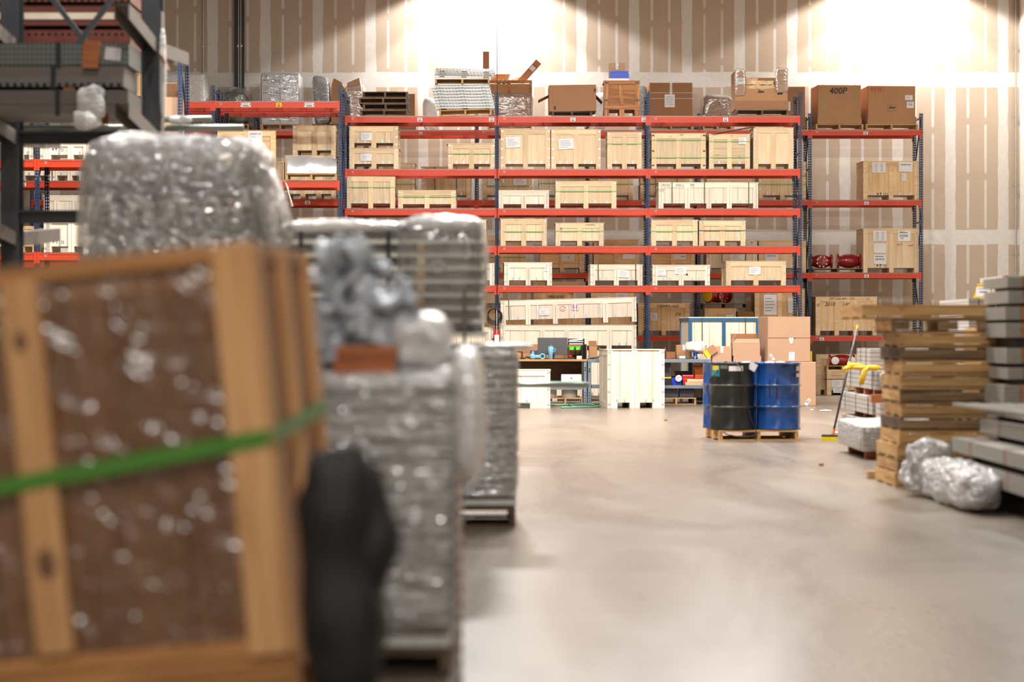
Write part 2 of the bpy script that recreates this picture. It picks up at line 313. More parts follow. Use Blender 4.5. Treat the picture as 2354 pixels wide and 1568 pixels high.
def floor_mat():
    m, nt, p = new_mat('polished_concrete')
    tc = N(nt, 'ShaderNodeTexCoord')
    mp = N(nt, 'ShaderNodeMapping'); mp.inputs['Scale'].default_value = (.9, .16, 1); mp.inputs['Rotation'].default_value = (0, 0, .25); nt.links.new(tc.outputs['Object'], mp.inputs[0])
    n1 = N(nt, 'ShaderNodeTexNoise'); n1.inputs['Scale'].default_value = .8; n1.inputs['Detail'].default_value = 8; n1.inputs['Roughness'].default_value = .62; n1.inputs['Distortion'].default_value = .8; nt.links.new(mp.outputs[0], n1.inputs[0])
    wv = N(nt, 'ShaderNodeTexWave', wave_type='RINGS', rings_direction='Z'); wv.inputs['Scale'].default_value = .55; wv.inputs['Distortion'].default_value = 7; wv.inputs['Detail'].default_value = 3; wv.inputs['Detail Scale'].default_value = .7
    m2 = N(nt, 'ShaderNodeMapping'); m2.inputs['Location'].default_value = (.2, -17.5, 0); m2.inputs['Scale'].default_value = (.8, .8, 1); nt.links.new(tc.outputs['Object'], m2.inputs[0]); nt.links.new(m2.outputs[0], wv.inputs[0])
    rp = N(nt, 'ShaderNodeValToRGB'); rp.color_ramp.elements[0].position = .3; rp.color_ramp.elements[1].position = .7
    rp.color_ramp.elements[0].color = (*sr(120, 107, 95), 1); rp.color_ramp.elements[1].color = (*sr(152, 139, 126), 1); nt.links.new(n1.outputs['Fac'], rp.inputs[0])
    tire = math_(nt, 'MULTIPLY', math_(nt, 'MULTIPLY', math_(nt, 'SUBTRACT', wv.outputs['Fac'], .78, True), 3.2, True), math_(nt, 'SUBTRACT', n1.outputs['Fac'], .3, True))
    c = mixc(nt, tire, rp.outputs[0], sr(96, 80, 66))
    # saw-cut slab joints
    sx = N(nt, 'ShaderNodeSeparateXYZ'); nt.links.new(tc.outputs['Object'], sx.inputs[0])
    jt = math_(nt, 'MAXIMUM', math_(nt, 'LESS_THAN', math_(nt, 'ABSOLUTE', math_(nt, 'SUBTRACT', math_(nt, 'FRACT', math_(nt, 'DIVIDE', math_(nt, 'ADD', sx.outputs[1], 1.6), 7.3)), .5)), .0011),
               math_(nt, 'LESS_THAN', math_(nt, 'ABSOLUTE', math_(nt, 'SUBTRACT', math_(nt, 'FRACT', math_(nt, 'DIVIDE', math_(nt, 'ADD', sx.outputs[0], .45), 7.3)), .5)), .0009))
    c = mixc(nt, math_(nt, 'MULTIPLY', jt, .6), c, sr(92, 80, 70))
    nt.links.new(c, p.inputs['Base Color'])
    nt.links.new(math_(nt, 'ADD', math_(nt, 'MULTIPLY', n1.outputs['Fac'], .3), .14), p.inputs['Roughness'])
    p.inputs['Specular IOR Level'].default_value = .3
    return m
M['floor'] = floor_mat()
M['ceiling'] = plain('ceiling_deck', sr(150, 148, 144), .8); M['wall_paint'] = plain('wall_paint', sr(228, 220, 206), .8)
M['column'] = plain('column_black', sr(40, 38, 36), .5); M['conduit'] = plain('conduit', sr(176, 172, 164), .35, .6)

# ---------------------------------------------------------------- the setting
XR, XL, YB, YF, ZC = X(2343, 56), -22.0, 56.0, -8.0, 11.6
struct('floor', MB().box(XL - .2, XR + .2, YF, YB + .2, -.2, 0), M['floor'])
struct('wall_back', MB().box(XL - .2, XR + .2, YB, YB + .2, 0, ZC), M['drywall'])
struct('wall_right', MB().box(XR, XR + .2, YF, YB, 0, ZC), M['wall_paint'])
struct('wall_left', MB().box(XL - .2, XL, YF, YB, 0, ZC), M['wall_paint'])
struct('wall_front', MB().box(XL, XR, YF - .2, YF, 0, ZC), M['wall_paint'])
struct('ceiling', MB().box(XL - .2, XR + .2, YF - .2, YB + .2, ZC, ZC + .2), M['ceiling'])
o = struct('trim_1', MB().box(-.11, .11, -.12, 0, 0, ZC), M['column']); o.location = (X(551, 56), 56, 0); o['label'] = 'black steel column standing against the back wall'
def conduit(px, y, r, label, z0=0, z1=ZC - .05):
    mb = MB().tube([(0, 0, z0), (0, 0, z1)], r, 8)
    for k in range(6): mb.box(-r * 3, r * 3, -.005, .03, 3.2 + k * 1.6, 3.25 + k * 1.6)
    return solo('conduit', mb, M['conduit'], label, 'conduit', (X(px, y), y, 0))
conduit(548.5, 55.86, .012, 'thin metal conduit up the black column, nearer its left edge')
conduit(553.5, 55.86, .012, 'thin metal conduit up the black column, right of its twin')
conduit(467, 55.96, .014, 'single grey conduit on the drywall left of the black column')
conduit(2335.5, 55.92, .02, 'pale pipe running up the back wall beside the far corner')
# ---------------------------------------------------------------- builders
def text(s, size, parent, x, y, z, mat, name='handwriting', tilt=0, shear=.25, bold=0, center=True):
    cu = bpy.data.curves.new(name, 'FONT'); cu.body = s; cu.size = size; cu.shear = shear; cu.offset = bold
    if center: cu.align_x = 'CENTER'
    cu.align_y = 'CENTER'; cu.resolution_u = 2; cu.extrude = .0008
    tmp = bpy.data.objects.new('tmp', cu); me = bpy.data.meshes.new_from_object(tmp); bpy.data.objects.remove(tmp)
    me.materials.clear(); me.materials.append(M[mat])
    o = link(name, me, parent); o.location = (x, y, z); o.rotation_euler = (PI / 2, -tilt, 0); return o
def paper(parent, x, z, w, h, y=0, kind='lines', tilt=0, s=None, mat='paper', name='paper_label', seed=0):
    o = part(name, MB().box(-w / 2, w / 2, -.004, 0, -h / 2, h / 2), M[mat], parent); o.location = (x, y, z); o.rotation_euler = (0, tilt, 0)
    rnd = random.Random(seed + int(x * 97) + int(w * 1000)); mb = MB()
    if kind == 'lines':
        for k in range(5):
            zz = h * (.3 - .15 * k); a = -w * .38; b = a + w * rnd.uniform(.35, .76); mb.box(a, b, -.0052, -.004, zz - h * .018, zz + h * .018)
    elif kind == 'bar':
        for k in range(12): mb.box(-w * .36 + k * w * .06, -w * .36 + k * w * .06 + w * rnd.uniform(.015, .04), -.0052, -.004, -h * .1, h * .12)
        mb.box(-w * .38, w * .3, -.0052, -.004, h * .27, h * .33)
    elif kind == 'table':
        for c in (-.3, .12):
            for k in range(9): mb.box(w * c, w * (c + .2), -.0052, -.004, h * (.36 - .09 * k) - h * .014, h * (.36 - .09 * k) + h * .014)
    if mb.v: part('print', mb, M['ink' if kind == 'bar' else 'print'], o)
    if s: text(s, h * .3, o, 0, -.0055, 0, 'ink')
    return o
def symbols(parent, x, z, s, y=0, mat='ink'):                        # umbrella, glass, chain, two arrows
    mb = MB()
    def b(x0, x1, z0, z1): mb.box(x + x0 * s, x + x1 * s, y - .002, y, z + z0 * s, z + z1 * s)
    def pr(pts): mb.prism([(x + a * s, z + c * s) for a, c in pts], y - .002, y)
    pr([(-.5, .45), (-.35, .75), (-.15, .9), (.05, .75), (.2, .45)]); b(-.18, -.12, 0, .5)
    pr([(.55, .95), (1.05, .95), (1.0, .6), (.85, .45), (.75, .45), (.6, .6)]); b(.77, .83, .1, .5); b(.62, .98, 0, .1)
    for k in range(5): b(1.55, 1.8, .2 * k, .2 * k + .1)
    for q in (2.25, 2.75):
        b(q - .05, q + .05, .12, .6); pr([(q - .16, .58), (q + .16, .58), (q, .95)])
    b(2.1, 2.9, 0, .08)
    return part('handling_symbols', mb, M[mat], parent)
CLIP = MB().box(-.024, .024, -.006, 0, -.017, .017).mesh('clip', M['clip']); CLIPV = MB().box(-.017, .017, -.006, 0, -.03, .03).mesh('clip', M['clip'])
CLIPK = MB().box(-.024, .024, -.006, 0, -.012, .012).mesh('clip', M['black'])
WOODS = {'pine': ('pine_panel', 'pine_x', 'pine_z'), 'ply': ('pine_ply', 'pine_x', 'pine_z'), 'pineh': ('pine_panel_h', 'pine_x', 'pine_z'),
         'white': ('white_panel', 'white_x', 'white_panel'), 'tan': ('tan_panel', 'tan_x', 'tan_x'), 'tanh': ('tan_panel_h', 'tan_x', 'tan_x')}
def crate(px0, px1, pyt, Y, zb, label, depth=.88, mids=(.5,), strap=(), vstrap=(), sc_='strap_green', papers=(), txt=(), clips=True, wd='ply',
          rot=0, sk=None, sw=.1, group=None, lid=.012, tiltz=0, clipm=None, sym=None, hole=None, rail=True, pyb=None, lines=(), blk=()):
    x0, x1 = X(px0, Y), X(px1, Y); w = x1 - x0
    if pyb is not None: zb = Z(pyb, Y)
    h = Z(pyt, Y) - zb; sk = min(.105, h * .24) if sk is None else sk; sw = min(sw, w * .14)
    t = thing('wooden_crate', label, 'crate', ((x0 + x1) / 2, Y, zb), (0, tiltz, rot), group)
    p, fx, fz = (M[k] for k in WOODS[wd]); a, b = -w / 2, w / 2
    part('panel', MB().box(a + .01, b - .01, .018, depth, sk, h - .014), p, t)
    st = MB().box(-sw / 2, sw / 2, 0, .018, 0, h - .014).mesh('stile', fz); sm = MB().box(-sw / 2, sw / 2, 0, .018, 0, h - .014 - (sw if rail else 0)).mesh('stile', fz)
    for u, me in [(a + sw / 2, st), (b - sw / 2, st)] + [(a + w * m, sm) for m in mids]: link('stile', me, t).location = (u, 0, 0)
    cb = MB().box(0, .01, 0, .09, sk, h - .014).mesh('corner_board', fz)
    for u in (a, b - .01):
        for y in (.018, depth - .1): link('corner_board', cb, t).location = (u, y, 0)
    rr = MB()
    if rail: rr.box(a + sw, b - sw, 0, .018, h - .014 - sw, h - .014)
    rr.box(a, a + .01, .108, depth - .1, h - .014 - sw, h - .014).box(b - .01, b, .108, depth - .1, h - .014 - sw, h - .014)
    part('rail', rr, fx, t)
    for m in [0] + list(mids) + [1]:
        c = min(max(a + w * m, a + sw / 2), b - sw / 2); part('skid', MB().box(c - sw / 2, c + sw / 2, .018, depth, 0, sk), fx, t)
    for u0, u1 in blk: part('skid_block', MB().box(a + w * u0, a + w * u1, .002, depth, .0, sk), fx, t)
    part('lid', MB().box(a - lid, b + lid, -lid * .6, depth + lid, h - .014, h), fx, t)
    for q in strap:
        z = h * q; mb = MB().box(a - .006, b + .006, -.006, -.001, z - .008, z + .008)
        for s in (-1, 1): mb.box(a - .006 if s < 0 else b + .001, a - .001 if s < 0 else b + .006, -.001, depth, z - .008, z + .008)
        part('strap', mb, M[sc_], t)
    for q in vstrap:
        c = a + w * q; part('strap', MB().box(c - .008, c + .008, -.013, -.009, sk, h + .004).box(c - .008, c + .008, -.009, depth, h, h + .004), M[sc_], t)
    if clips and h > .3:
        cm = CLIPK if clipm == 'black' else CLIP
        zs = [h - .05, sk * .5 + .02] + ([h * .5] if h > .42 else []) + ([h * .28, h * .74] if h > .8 else [])
        for s in (a + .03, b - .03):
            for z in zs:
                o = link('clip', cm, t); o.location = (s, -.0003, z)
        e = [0] + list(mids) + [1]
        if clipm != 'black':
            for i in range(len(e) - 1):
                m = a + w * (e[i] + e[i + 1]) / 2; gs = (-.12, .12) if w * (e[i + 1] - e[i]) > .62 else (0,) if w < .9 else (-.07, .07)
                for g in gs:
                    o = link('clip', CLIPV, t); o.location = (m + g, .0177, sk + .03)
    for k, q in enumerate(papers):                                   # (u, v, w, h, kind, tilt, text)
        u, v, pw, ph = q[:4]; kd = q[4] if len(q) > 4 else 'lines'; tl = q[5] if len(q) > 5 else 0; s = q[6] if len(q) > 6 else None
        paper(t, a + w * u, h * v, pw, ph, -.001, kd, tl, s, seed=k)
    for q in txt:                                                    # (string, u, v, size, material)
        text(q[0], q[3] * .62, t, a + w * q[1], -.0015 if len(q) < 6 else -.0065, h * q[2], q[4])
    if sym: symbols(t, a + w * sym[0], h * sym[1], sym[2], .017)
    if hole: part('hole', MB().lathe([(.022, 0), (.022, .003)], 12, Matrix.Translation((a + w * hole[0], .0175, h * hole[1])) @ Matrix.Rotation(PI / 2, 4, 'X')), M['gap'], t)
    if lines:
        mb = MB()
        for u in lines: mb.box(a + w * u - .003, a + w * u + .003, .015, .0175, sk + .02, h - .03 - sw)
        part('red_line', mb, M['red_ink'], t)
    return t
PMESH = {}
def pallet_parts(t, w, d, h=.13, mats=('pallet', 'pallet_y'), boards=7):
    key = (round(w, 3), round(d, 3), h, mats)
    if key not in PMESH:
        q = h * .13; top = MB(); bw = d / (boards + (boards - 1) * .32); g = bw * .32
        for k in range(boards): top.box(-w / 2, w / 2, k * (bw + g), k * (bw + g) + bw, h - q, h)
        bot = MB()
        for y in (0, d / 2 - bw / 2, d - bw): bot.box(-w / 2, w / 2, y, y + bw, 0, q)
        st = MB().box(-.02, .02, .004, d - .004, q, h - q)
        PMESH[key] = (top.mesh('deck_boards', M[mats[0]]), bot.mesh('bottom_boards', M[mats[0]]), st.mesh('stringer', M[mats[1]]))
    a, b, c = PMESH[key]
    link('deck_boards', a, t); link('bottom_boards', b, t)
    for x in (-w / 2 + .02, 0, w / 2 - .02): o = link('stringer', c, t); o.location = (x, 0, 0)
def pallet(x, y, z, w, d, label, rot=0, h=.13, mats=('pallet', 'pallet_y'), group=None, tilt=0):
    t = thing('pallet', label, 'pallet', (x, y, z), (0, tilt, rot), group); pallet_parts(t, w, d, h, mats); return t
def carton(px0, px1, pyt, Y, zb, label, depth=.8, mat='card', tape=True, papers=(), txt=(), flaps=(), rot=0, group=None, pyb=None, strap=(), strapm='strap_green', name='cardboard_box', tilt=0, open_=False):
    x0, x1 = X(px0, Y), X(px1, Y); w = x1 - x0
    if pyb is not None: zb = Z(pyb, Y)
    h = Z(pyt, Y) - zb; a, b = -w / 2, w / 2
    t = thing(name, label, 'box', ((x0 + x1) / 2, Y, zb), (0, tilt, rot), group)
    if open_:
        e = .008; mb = MB().box(a, b, 0, e, 0, h).box(a, b, depth - e, depth, 0, h).box(a, a + e, e, depth - e, 0, h).box(b - e, b, e, depth - e, 0, h).box(a + e, b - e, e, depth - e, 0, e)
        part('body', mb, M[mat], t)
    else: part('body', MB().box(a, b, 0, depth, 0, h), M[mat], t, bevel=min(.012, h * .05))
    if tape: part('tape', MB().box(-.028, .028, -.0015, .0, h * .6, h).box(-.028, .028, -.0015, depth + .002, h, h + .0015), M['film_thick'], t)
    for fl in flaps:                                                 # (side, length, angle up from horizontal)
        s, L, an = fl; c, si = math.cos(an) * L, math.sin(an) * L
        if s == 'l': part('flap', MB().bar((a, depth / 2, h), (a - c, depth / 2, h + si), depth * .98, .008), M[mat], t)
        if s == 'r': part('flap', MB().bar((b, depth / 2, h), (b + c, depth / 2, h + si), depth * .98, .008), M[mat], t)
        if s == 'f': part('flap', MB().bar((0, 0, h), (0, -c, h + si), w * .98, .008), M[mat], t)
        if s == 'b': part('flap', MB().bar((0, depth, h), (0, depth + c, h + si), w * .98, .008), M['card_edge'], t)
    for q in strap:
        c = a + w * q; part('strap', MB().box(c - .009, c + .009, -.004, -.0005, 0, h + .004).box(c - .009, c + .009, 0, depth, h, h + .004), M[strapm], t)
    for k, q in enumerate(papers): paper(t, a + w * q[0], h * q[1], q[2], q[3], -.001, q[4] if len(q) > 4 else 'lines', q[5] if len(q) > 5 else 0, None, seed=k + 3)
    for q in txt: text(q[0], q[3], t, a + w * q[1], -.0015, h * q[2], q[4], shear=q[5] if len(q) > 5 else .2, bold=q[6] if len(q) > 6 else 0)
    return t

# ---------------------------------------------------------------- pallet racks
ZT = 6.35
def upright_mesh(front, zt=ZT):
    mb = MB(); y0, y1 = (0, .004) if front else (-.004, 0); mb.box(-.038, .038, y0, y1, 0, zt)
    mb.k = 1; ya, yb = (.004, .07) if front else (-.07, -.004)
    mb.box(-.038, -.034, ya, yb, 0, zt).box(.034, .038, ya, yb, 0, zt); mb.box(-.05, .05, min(ya, y0) - .01, max(yb, y1) + .01, 0, .01)
    return mb.mesh('upright', [M['punched'], M['blue']])
UPF, UPR = upright_mesh(True), upright_mesh(False)
def bracing_mesh(d, zt=ZT):
    mb = MB(); z = .3; k = 0; a, b = .03, d - .03
    while z < zt - .4:
        mb.bar((0, a, z), (0, b, z), .03, .03)
        mb.bar((0, a if k % 2 else b, z + .04), (0, b if k % 2 else a, min(z + 1.16, zt - .12)), .028, .028); z += 1.2; k += 1
    mb.bar((0, a, zt - .1), (0, b, zt - .1), .03, .03)
    return mb.mesh('bracing', M['blue'])
DECK = {}
def deck_mesh(w, d):
    k = (round(w, 2), d)
    if k not in DECK:
        mb = MB(); n = int(w / .0625); r = .0026
        for i in range(n + 1):
            x = -w / 2 + .02 + (w - .04) * i / n; mb.box(x - r, x + r, -.006, d + .006, 0, 2 * r); mb.box(x - r, x + r, -.012, -.006, -.024, 2 * r)
        for j in range(12): y = d * j / 11; mb.box(-w / 2 + .02, w / 2 - .02, y - r, y + r, -2 * r, 0)
        mb.box(-w / 2 + .02, w / 2 - .02, -.013, -.0095, -.026, -.021)
        for i in range(5): x = -w / 2 + w * (i + .5) / 5; mb.box(x - .02, x + .02, .05, d - .05, -.03, -2 * r)
        DECK[k] = mb.mesh('wire_deck', M['wire'])
    return DECK[k]
BEAM = {}
def beam_mesh(w, h, rear=False):
    k = (round(w, 3), h, rear)
    if k not in BEAM:
        s = -1 if rear else 1; ys = sorted((0, s * .045)); mb = MB().box(-w / 2, w / 2, ys[0], ys[1], -h + .012, 0)
        mb.box(-w / 2, w / 2, *sorted((s * .0, s * .03)), -h, -h + .012)
        ys = sorted((-s * .006, 0))
        for x in (-1, 1): mb.box(min(x * (w / 2 - .012), x * (w / 2 + .036)), max(x * (w / 2 - .012), x * (w / 2 + .036)), ys[0], ys[1], -.19, .012)
        BEAM[k] = mb.mesh('beam', M['red'])
    return BEAM[k]
def rack(label, Y, posts, levels, group=None, bh=.132, depth=.97, emblem=True):
    t = thing('pallet_rack', label, 'rack', (0, Y, 0), 0, group); br = bracing_mesh(depth); xs = [X(p, Y) for p in posts]; E = MB()
    for x in xs:
        o = link('upright', UPF, t); o.location = (x, 0, 0); o = link('upright', UPR, t); o.location = (x, depth, 0); o = link('bracing', br, t); o.location = (x, 0, 0)
    beams = {}
    for i in range(len(xs) - 1):
        c, w = (xs[i] + xs[i + 1]) / 2, xs[i + 1] - xs[i] - .076
        for z in levels[i]:
            o = link('beam', beam_mesh(w, bh), t); o.location = (c, -.001, z - .008); beams[(i, z)] = o
            if emblem:
                e = link('emblem', EMB, o); e.location = (-w / 2 + .12, -.001, -bh * .45)
            o = link('beam', beam_mesh(w, bh, True), t); o.location = (c, depth + .001, z - .008)
            o = link('wire_deck', deck_mesh(w, depth), t); o.location = (c, 0, z - .005)
    return t, beams, xs
EMB = MB().bar((-.03, -.0008, .02), (.03, -.0008, .02), .0016, .004).bar((0, -.0008, 0), (-.022, -.0008, -.014), .0016, .004).bar((0, -.0008, 0), (.022, -.0008, -.014), .0016, .004).bar((0, -.0008, .018), (0, -.0008, 0), .0016, .004).mesh('emblem', M['white'])
def sticker(beams, key, x, w=.105, h=.075, mat='paper', arrows=False):
    b = beams[key]; o = part('price_label', MB().box(-w / 2, w / 2, -.0015, 0, -h / 2, h / 2), M[mat], b); o.location = (x - b.location.x, -.0007, -.07)
    mb = MB(); n = 7
    for k in range(n):
        q = -w * .26 + k * w * .075; mb.box(q, q + w * (.025 if k % 3 else .05), -.0026, -.0015, h * .02, h * .34)
    mb.box(-w * .3, w * .3, -.0026, -.0015, -h * .34, -h * .14)
    if arrows:
        for s in (-1, 1): mb.box(s * w * .43 - .004, s * w * .43 + .004, -.0026, -.0015, -h * .4, h * .2); mb.prism([(s * w * .43 - .014, h * .15), (s * w * .43 + .014, h * .15), (s * w * .43, h * .42)], -.0026, -.0015)
    part('bar_code', mb, M['ink'], b).location = o.location

YM, YL, YFR, YBR = 42.4, 48.3, 49.7, 54.5
zl = lambda y, Y: round(Z(y, Y) + .008, 3)
LM = [zl(y, YM) for y in (367, 581)]; LL = [zl(y, YL) for y in (233, 416, 600)]
LF2 = [zl(y, YFR) for y in (245.5, 458, 600)]; LF = [zl(y, YFR) for y in (267, 389, 480, 566, 657)]; LB = [zl(y, YBR) for y in (299, 460, 627.5, 772)]
rM, bM, xM = rack('blue and red pallet rack at the far left, behind the dark cantilever rack', YM, [-244.5, 84.5, 413.5], [LM] * 2)
rL, bL, xL = rack('blue and red pallet rack whose top beam carries arrowed location labels', YL, [-93.5, 198, 489.5, 781], [LL] * 3)
rF, bF, xF = rack('long blue and red pallet rack with five closely spaced shelves, centre of the hall', YFR, [226, 509.5, 793, 1142, 1490, 1839.5], [LF2] * 2 + [LF] * 3)
rB, bB, xB = rack('rearmost blue and red pallet rack along the drywall, ending at right by the bare wall', YBR, [2118 - 255.7 * k for k in range(8, -1, -1)], [LB] * 8, bh=.12)
for px in (965, 1130, 1317, 1481, 1668):
    i = 2 if px < 1142 else 3 if px < 1490 else 4; sticker(bF, (i, LF[0]), X(px, YFR))
for px in (565, 711): sticker(bL, (2, LL[0]), X(px, YL), .2, .085, 'paper', True)
sticker(bL, (2, LL[0]), X(641, YL), .11, .085, 'yellow')
for px in (582, 727): sticker(bF, (1, LF2[0]), X(px, YFR), .2, .085, 'paper', True)
sticker(bF, (1, LF2[0]), X(651, YFR), .11, .085, 'yellow')
sticker(bL, (2, LL[1]), X(635, YL)); sticker(bF, (1, LF2[1]), X(707, YFR)); sticker(bL, (0, LL[1]), X(54, YL))
for px, k in ((1990, 0), (1992, 1), (1992, 2), (1889, 3)): sticker(bB, (7, LB[k]), X(px, YBR), .1, .07)
for px, k, i in ((967, 0, 3), (1479, 0, 5), (1479, 1, 5), (448, 0, 1), (1479, 2, 5)): sticker(bB, (i, LB[k]), X(px, YBR), .07, .06)
# ---------------------------------------------------------------- crates on the racks
gF, gB = 'crates on the long centre rack', 'crates on the rear rack'
def FC(lv, a, b, yt, label, **k): return crate(a, b, yt, YFR + .03, LF[lv], label, group=gF, **k)
def BC(lv, a, b, yt, label, **k): return crate(a, b, yt, YBR + .04, LB[lv], label, group=gB, **k)
def CL(lv, a, b, yt, label, **k): return crate(a, b, yt, YL + .03, LL[lv], label, group='crates on the labelled rack', **k)
def F2(lv, a, b, yt, label, **k): return crate(a, b, yt, YFR + .05, LF2[lv], label, group='crates on the labelled rack', **k)
# long rack, second shelf
lo = FC(1, 803, 916, 340, 'pine crate with paper and round hole, lower of the pair at the shelf left end', papers=[(.34, .55, .23, .15)], hole=(.47, .55))
crate(803, 915, 290, YFR + .03, Z(340, YFR + .03), 'pine crate with two red lines, upper of the pair at the shelf left end', papers=[(.35, .52, .23, .16)], hole=(.51, .55), lines=(.73, .85), group=gF)
FC(1, 1030, 1138, 329, 'knotty pine crate with one green strap left of the cable post, second shelf', strap=(.58,), lid=.03, wd='pine')
FC(1, 1151, 1265, 296, 'tall pale crate with wrinkled white paper just right of the cable post', papers=[(.25, .66, .3, .22, 'lines', -.05)], wd='ply')
FC(1, 1267, 1381, 297, 'tall pale crate with white paper tilted left, middle of the second shelf', papers=[(.3, .63, .31, .22, 'lines', -.06)], wd='ply')
FC(1, 1396, 1475, 303, 'narrow tall crate with one green strap and a small dark hole, second shelf', strap=(.67,), wd='ply', hole=(.52, .55))
FC(1, 1498, 1622, 306, 'wide knotty crate with two green straps and black corner clips', strap=(.31, .8), wd='pine', clipm='black', txt=[('392', .55, .94, .09, 'pencil')])
FC(1, 1630, 1724, 308, 'crate with two green straps and a shipping label at its upper right', strap=(.32, .78), wd='pineh', papers=[(.82, .8, .16, .13)])
FC(1, 1732, 1824, 293, 'tall unstrapped crate at the right end of the second shelf', wd='ply')
solo('cardboard_strip', MB().bar((X(1638, YFR), YFR + .1, Z(307.5, YFR)), (X(1735, YFR), YFR + .1, Z(290.5, YFR)), .3, .012), M['card_edge'], 'brown cardboard strip slanting over the crate with the shipping label', 'cardboard')
# third shelf
FC(2, 796, 908, 405, 'crate with a green strap and splintered boards at the left end of the third shelf', strap=(.65,), wd='pine', rot=.03)
FC(2, 915, 1048, 437, 'long low crate with one green strap, third shelf left bay', strap=(.62,), wd='pine')
FC(2, 1146, 1262, 437, 'low whitish crate without strap just right of the cable post, third shelf', wd='white')
FC(2, 1277, 1417, 416, 'wide orange-tinted crate with one green strap, third shelf middle bay', strap=(.62,), wd='ply')
FC(2, 1514, 1743, 419, 'very long pale crate marked FOG 306-L MJ with three dark vertical straps', mids=(.29, .505, .71), vstrap=(.135, .46, .905), sc_='strap_dark', wd='white',
   txt=[('FOG', .075, .88, .13, 'pencil'), ('306-L', .21, .88, .13, 'pencil'), ('MJ', .335, .88, .13, 'pencil'), ('(1)', .026, .7, .13, 'pencil', 1)])
# fourth shelf
FC(3, 1016, 1118, 505, 'crate with a green strap showing past the wrapped tray stack, fourth shelf', strap=(.6,), wd='pine')
FC(3, 1151, 1257, 503, 'crate with vertical boards and a green strap right of the cable post, fourth shelf', strap=(.52,), wd='pine')
FC(3, 1277, 1388, 512, 'scribbled crate with brown smears and a green strap, fourth shelf', strap=(.63,), wd='pine', txt=[('BS', .11, .74, .09, 'pencil'), ('mmsthc.', .72, .91, .1, 'ink')])
FC(3, 1497, 1604, 505, 'crate with a light green strap sloping down, left of the pair on the fourth shelf', strap=(.55,), wd='ply')
FC(3, 1607, 1714, 507, 'crate with five dark knots in a row and a dark strap, fourth shelf', strap=(.6,), sc_='strap_dark', wd='pine')
# fifth shelf
FC(4, 1030, 1137, 605, 'pale crate with one dark vertical strap behind the tray stack, fifth shelf', vstrap=(.79,), sc_='black', wd='white')
FC(4, 1159, 1269, 603, 'pale crate with a hanging tag at its upper right, fifth shelf', papers=[(.9, .78, .09, .16, 'lines', .08)], wd='white', rot=.03)
FC(4, 1357, 1477, 608, 'low crate with two black vertical straps and a white paper, fifth shelf', vstrap=(.15, .87), sc_='black', papers=[(.64, .55, .22, .15, 'lines', .05)], wd='white', rot=.02)
FC(4, 1500, 1632, 609, 'low whitish crate with two papers and a round hole, fifth shelf', papers=[(.15, .62, .19, .13), (.49, .72, .23, .15)], hole=(.6, .53), wd='white')
FC(4, 1669, 1807, 600, 'low knotty crate with one central paper at the right end of the fifth shelf', papers=[(.48, .6, .24, .16)], wd='ply', rot=.02)
# floor level of the long rack: long crates in a pile
yl = YFR + .05
crate(1150, 1463, 806, yl, 0, 'long pale crate on the floor at the bottom of the long-crate pile', mids=(.2, .4, .6, .8), wd='white', group=gF)
crate(1150, 1463, 747, yl, Z(806, yl), 'long pale crate with white straps, middle of the long-crate pile behind the monitor', mids=(.31, .49, .80), vstrap=(.16, .49, .82), sc_='strap_white', wd='white', group=gF)
t = crate(1152, 1464, 692, yl, Z(749, yl) , 'long pale crate marked H, tilted on top of the long-crate pile', mids=(.2, .4, .77), vstrap=(.06,), sc_='strap_dark', wd='white', tiltz=-.027, group=gF,
          papers=[(.32, .48, .2, .13, 'lines')], txt=[])
t.location.z += .047
for u in (.27, .55, .74): part('strap', MB().box(-.012, .012, -.013, -.009, .1, .5), M['strap_white'], t).location = (-1.39 + 2.78 * u, 0, 0)
q = paper(t, .13, .33, .13, .12, -.001, '', 0, None, 'pink_paper'); text('H', .13, q, 0, -.0055, 0, 'purple', shear=0)
part('face_doodle', MB().tube([(-.12 + .055 * math.cos(a * .3), .012, .31 + .055 * math.sin(a * .3)) for a in range(20)], .004, 5).box(-.14, -.135, .01, .014, .32, .33).box(-.105, -.1, .01, .014, .32, .33).tube([(-.14, .012, .3), (-.12, .012, .285), (-.1, .012, .3)], .004, 5), M['red_ink'], t)
crate(1034, 1112, 692, YFR + .05, Z(752, YFR + .05), 'pale crate end beside the hanging cable coil, upper of two', wd='white', group=gF)
crate(1030, 1134, 752, YFR + .05, 0, 'tall pale crate end beside the power outlet, lower of two', wd='white', group=gF)
# rear rack, second shelf
BC(1, 880, 954, 375, 'tan crate with a green strap half hidden behind the splintered strapped crate', strap=(.42,), wd='pine')
BC(1, 969, 1082, 383, 'wide pale crate with two vertical green straps on the rear rack', vstrap=(.27, .71), sc_='strap_dark', wd='pine')
BC(1, 1110, 1223, 398, 'rear crate with two papers and a yellow tag behind the cable post', strap=(.5,), wd='pine', papers=[(.18, .72, .18, .2), (.76, .72, .3, .2), (.42, .7, .05, .1, '', 0)])
BC(1, 1239, 1345, 400, 'rear crate with a white paper behind the orange-tinted crate, left of two', strap=(.63,), wd='white', papers=[(.5, .85, .3, .14)])
BC(1, 1352, 1455, 400, 'rear crate with a sloping green strap behind the orange-tinted crate, right of two', strap=(.6,), wd='ply', papers=[(.35, .85, .27, .14, 'lines')])
BC(1, 1472, 1585, 400, 'rear crate with crossed green straps behind the very long crate', strap=(.6,), vstrap=(.31, .75), sc_='strap_dark', wd='pine')
BC(1, 1625, 1728, 404, 'rear tan crate without strap peeping over the very long crate', wd='pine')
BC(1, 1744, 1853, 372, 'tall rear crate with two green straps at the long rack right end', strap=(.4, .62), wd='pine')
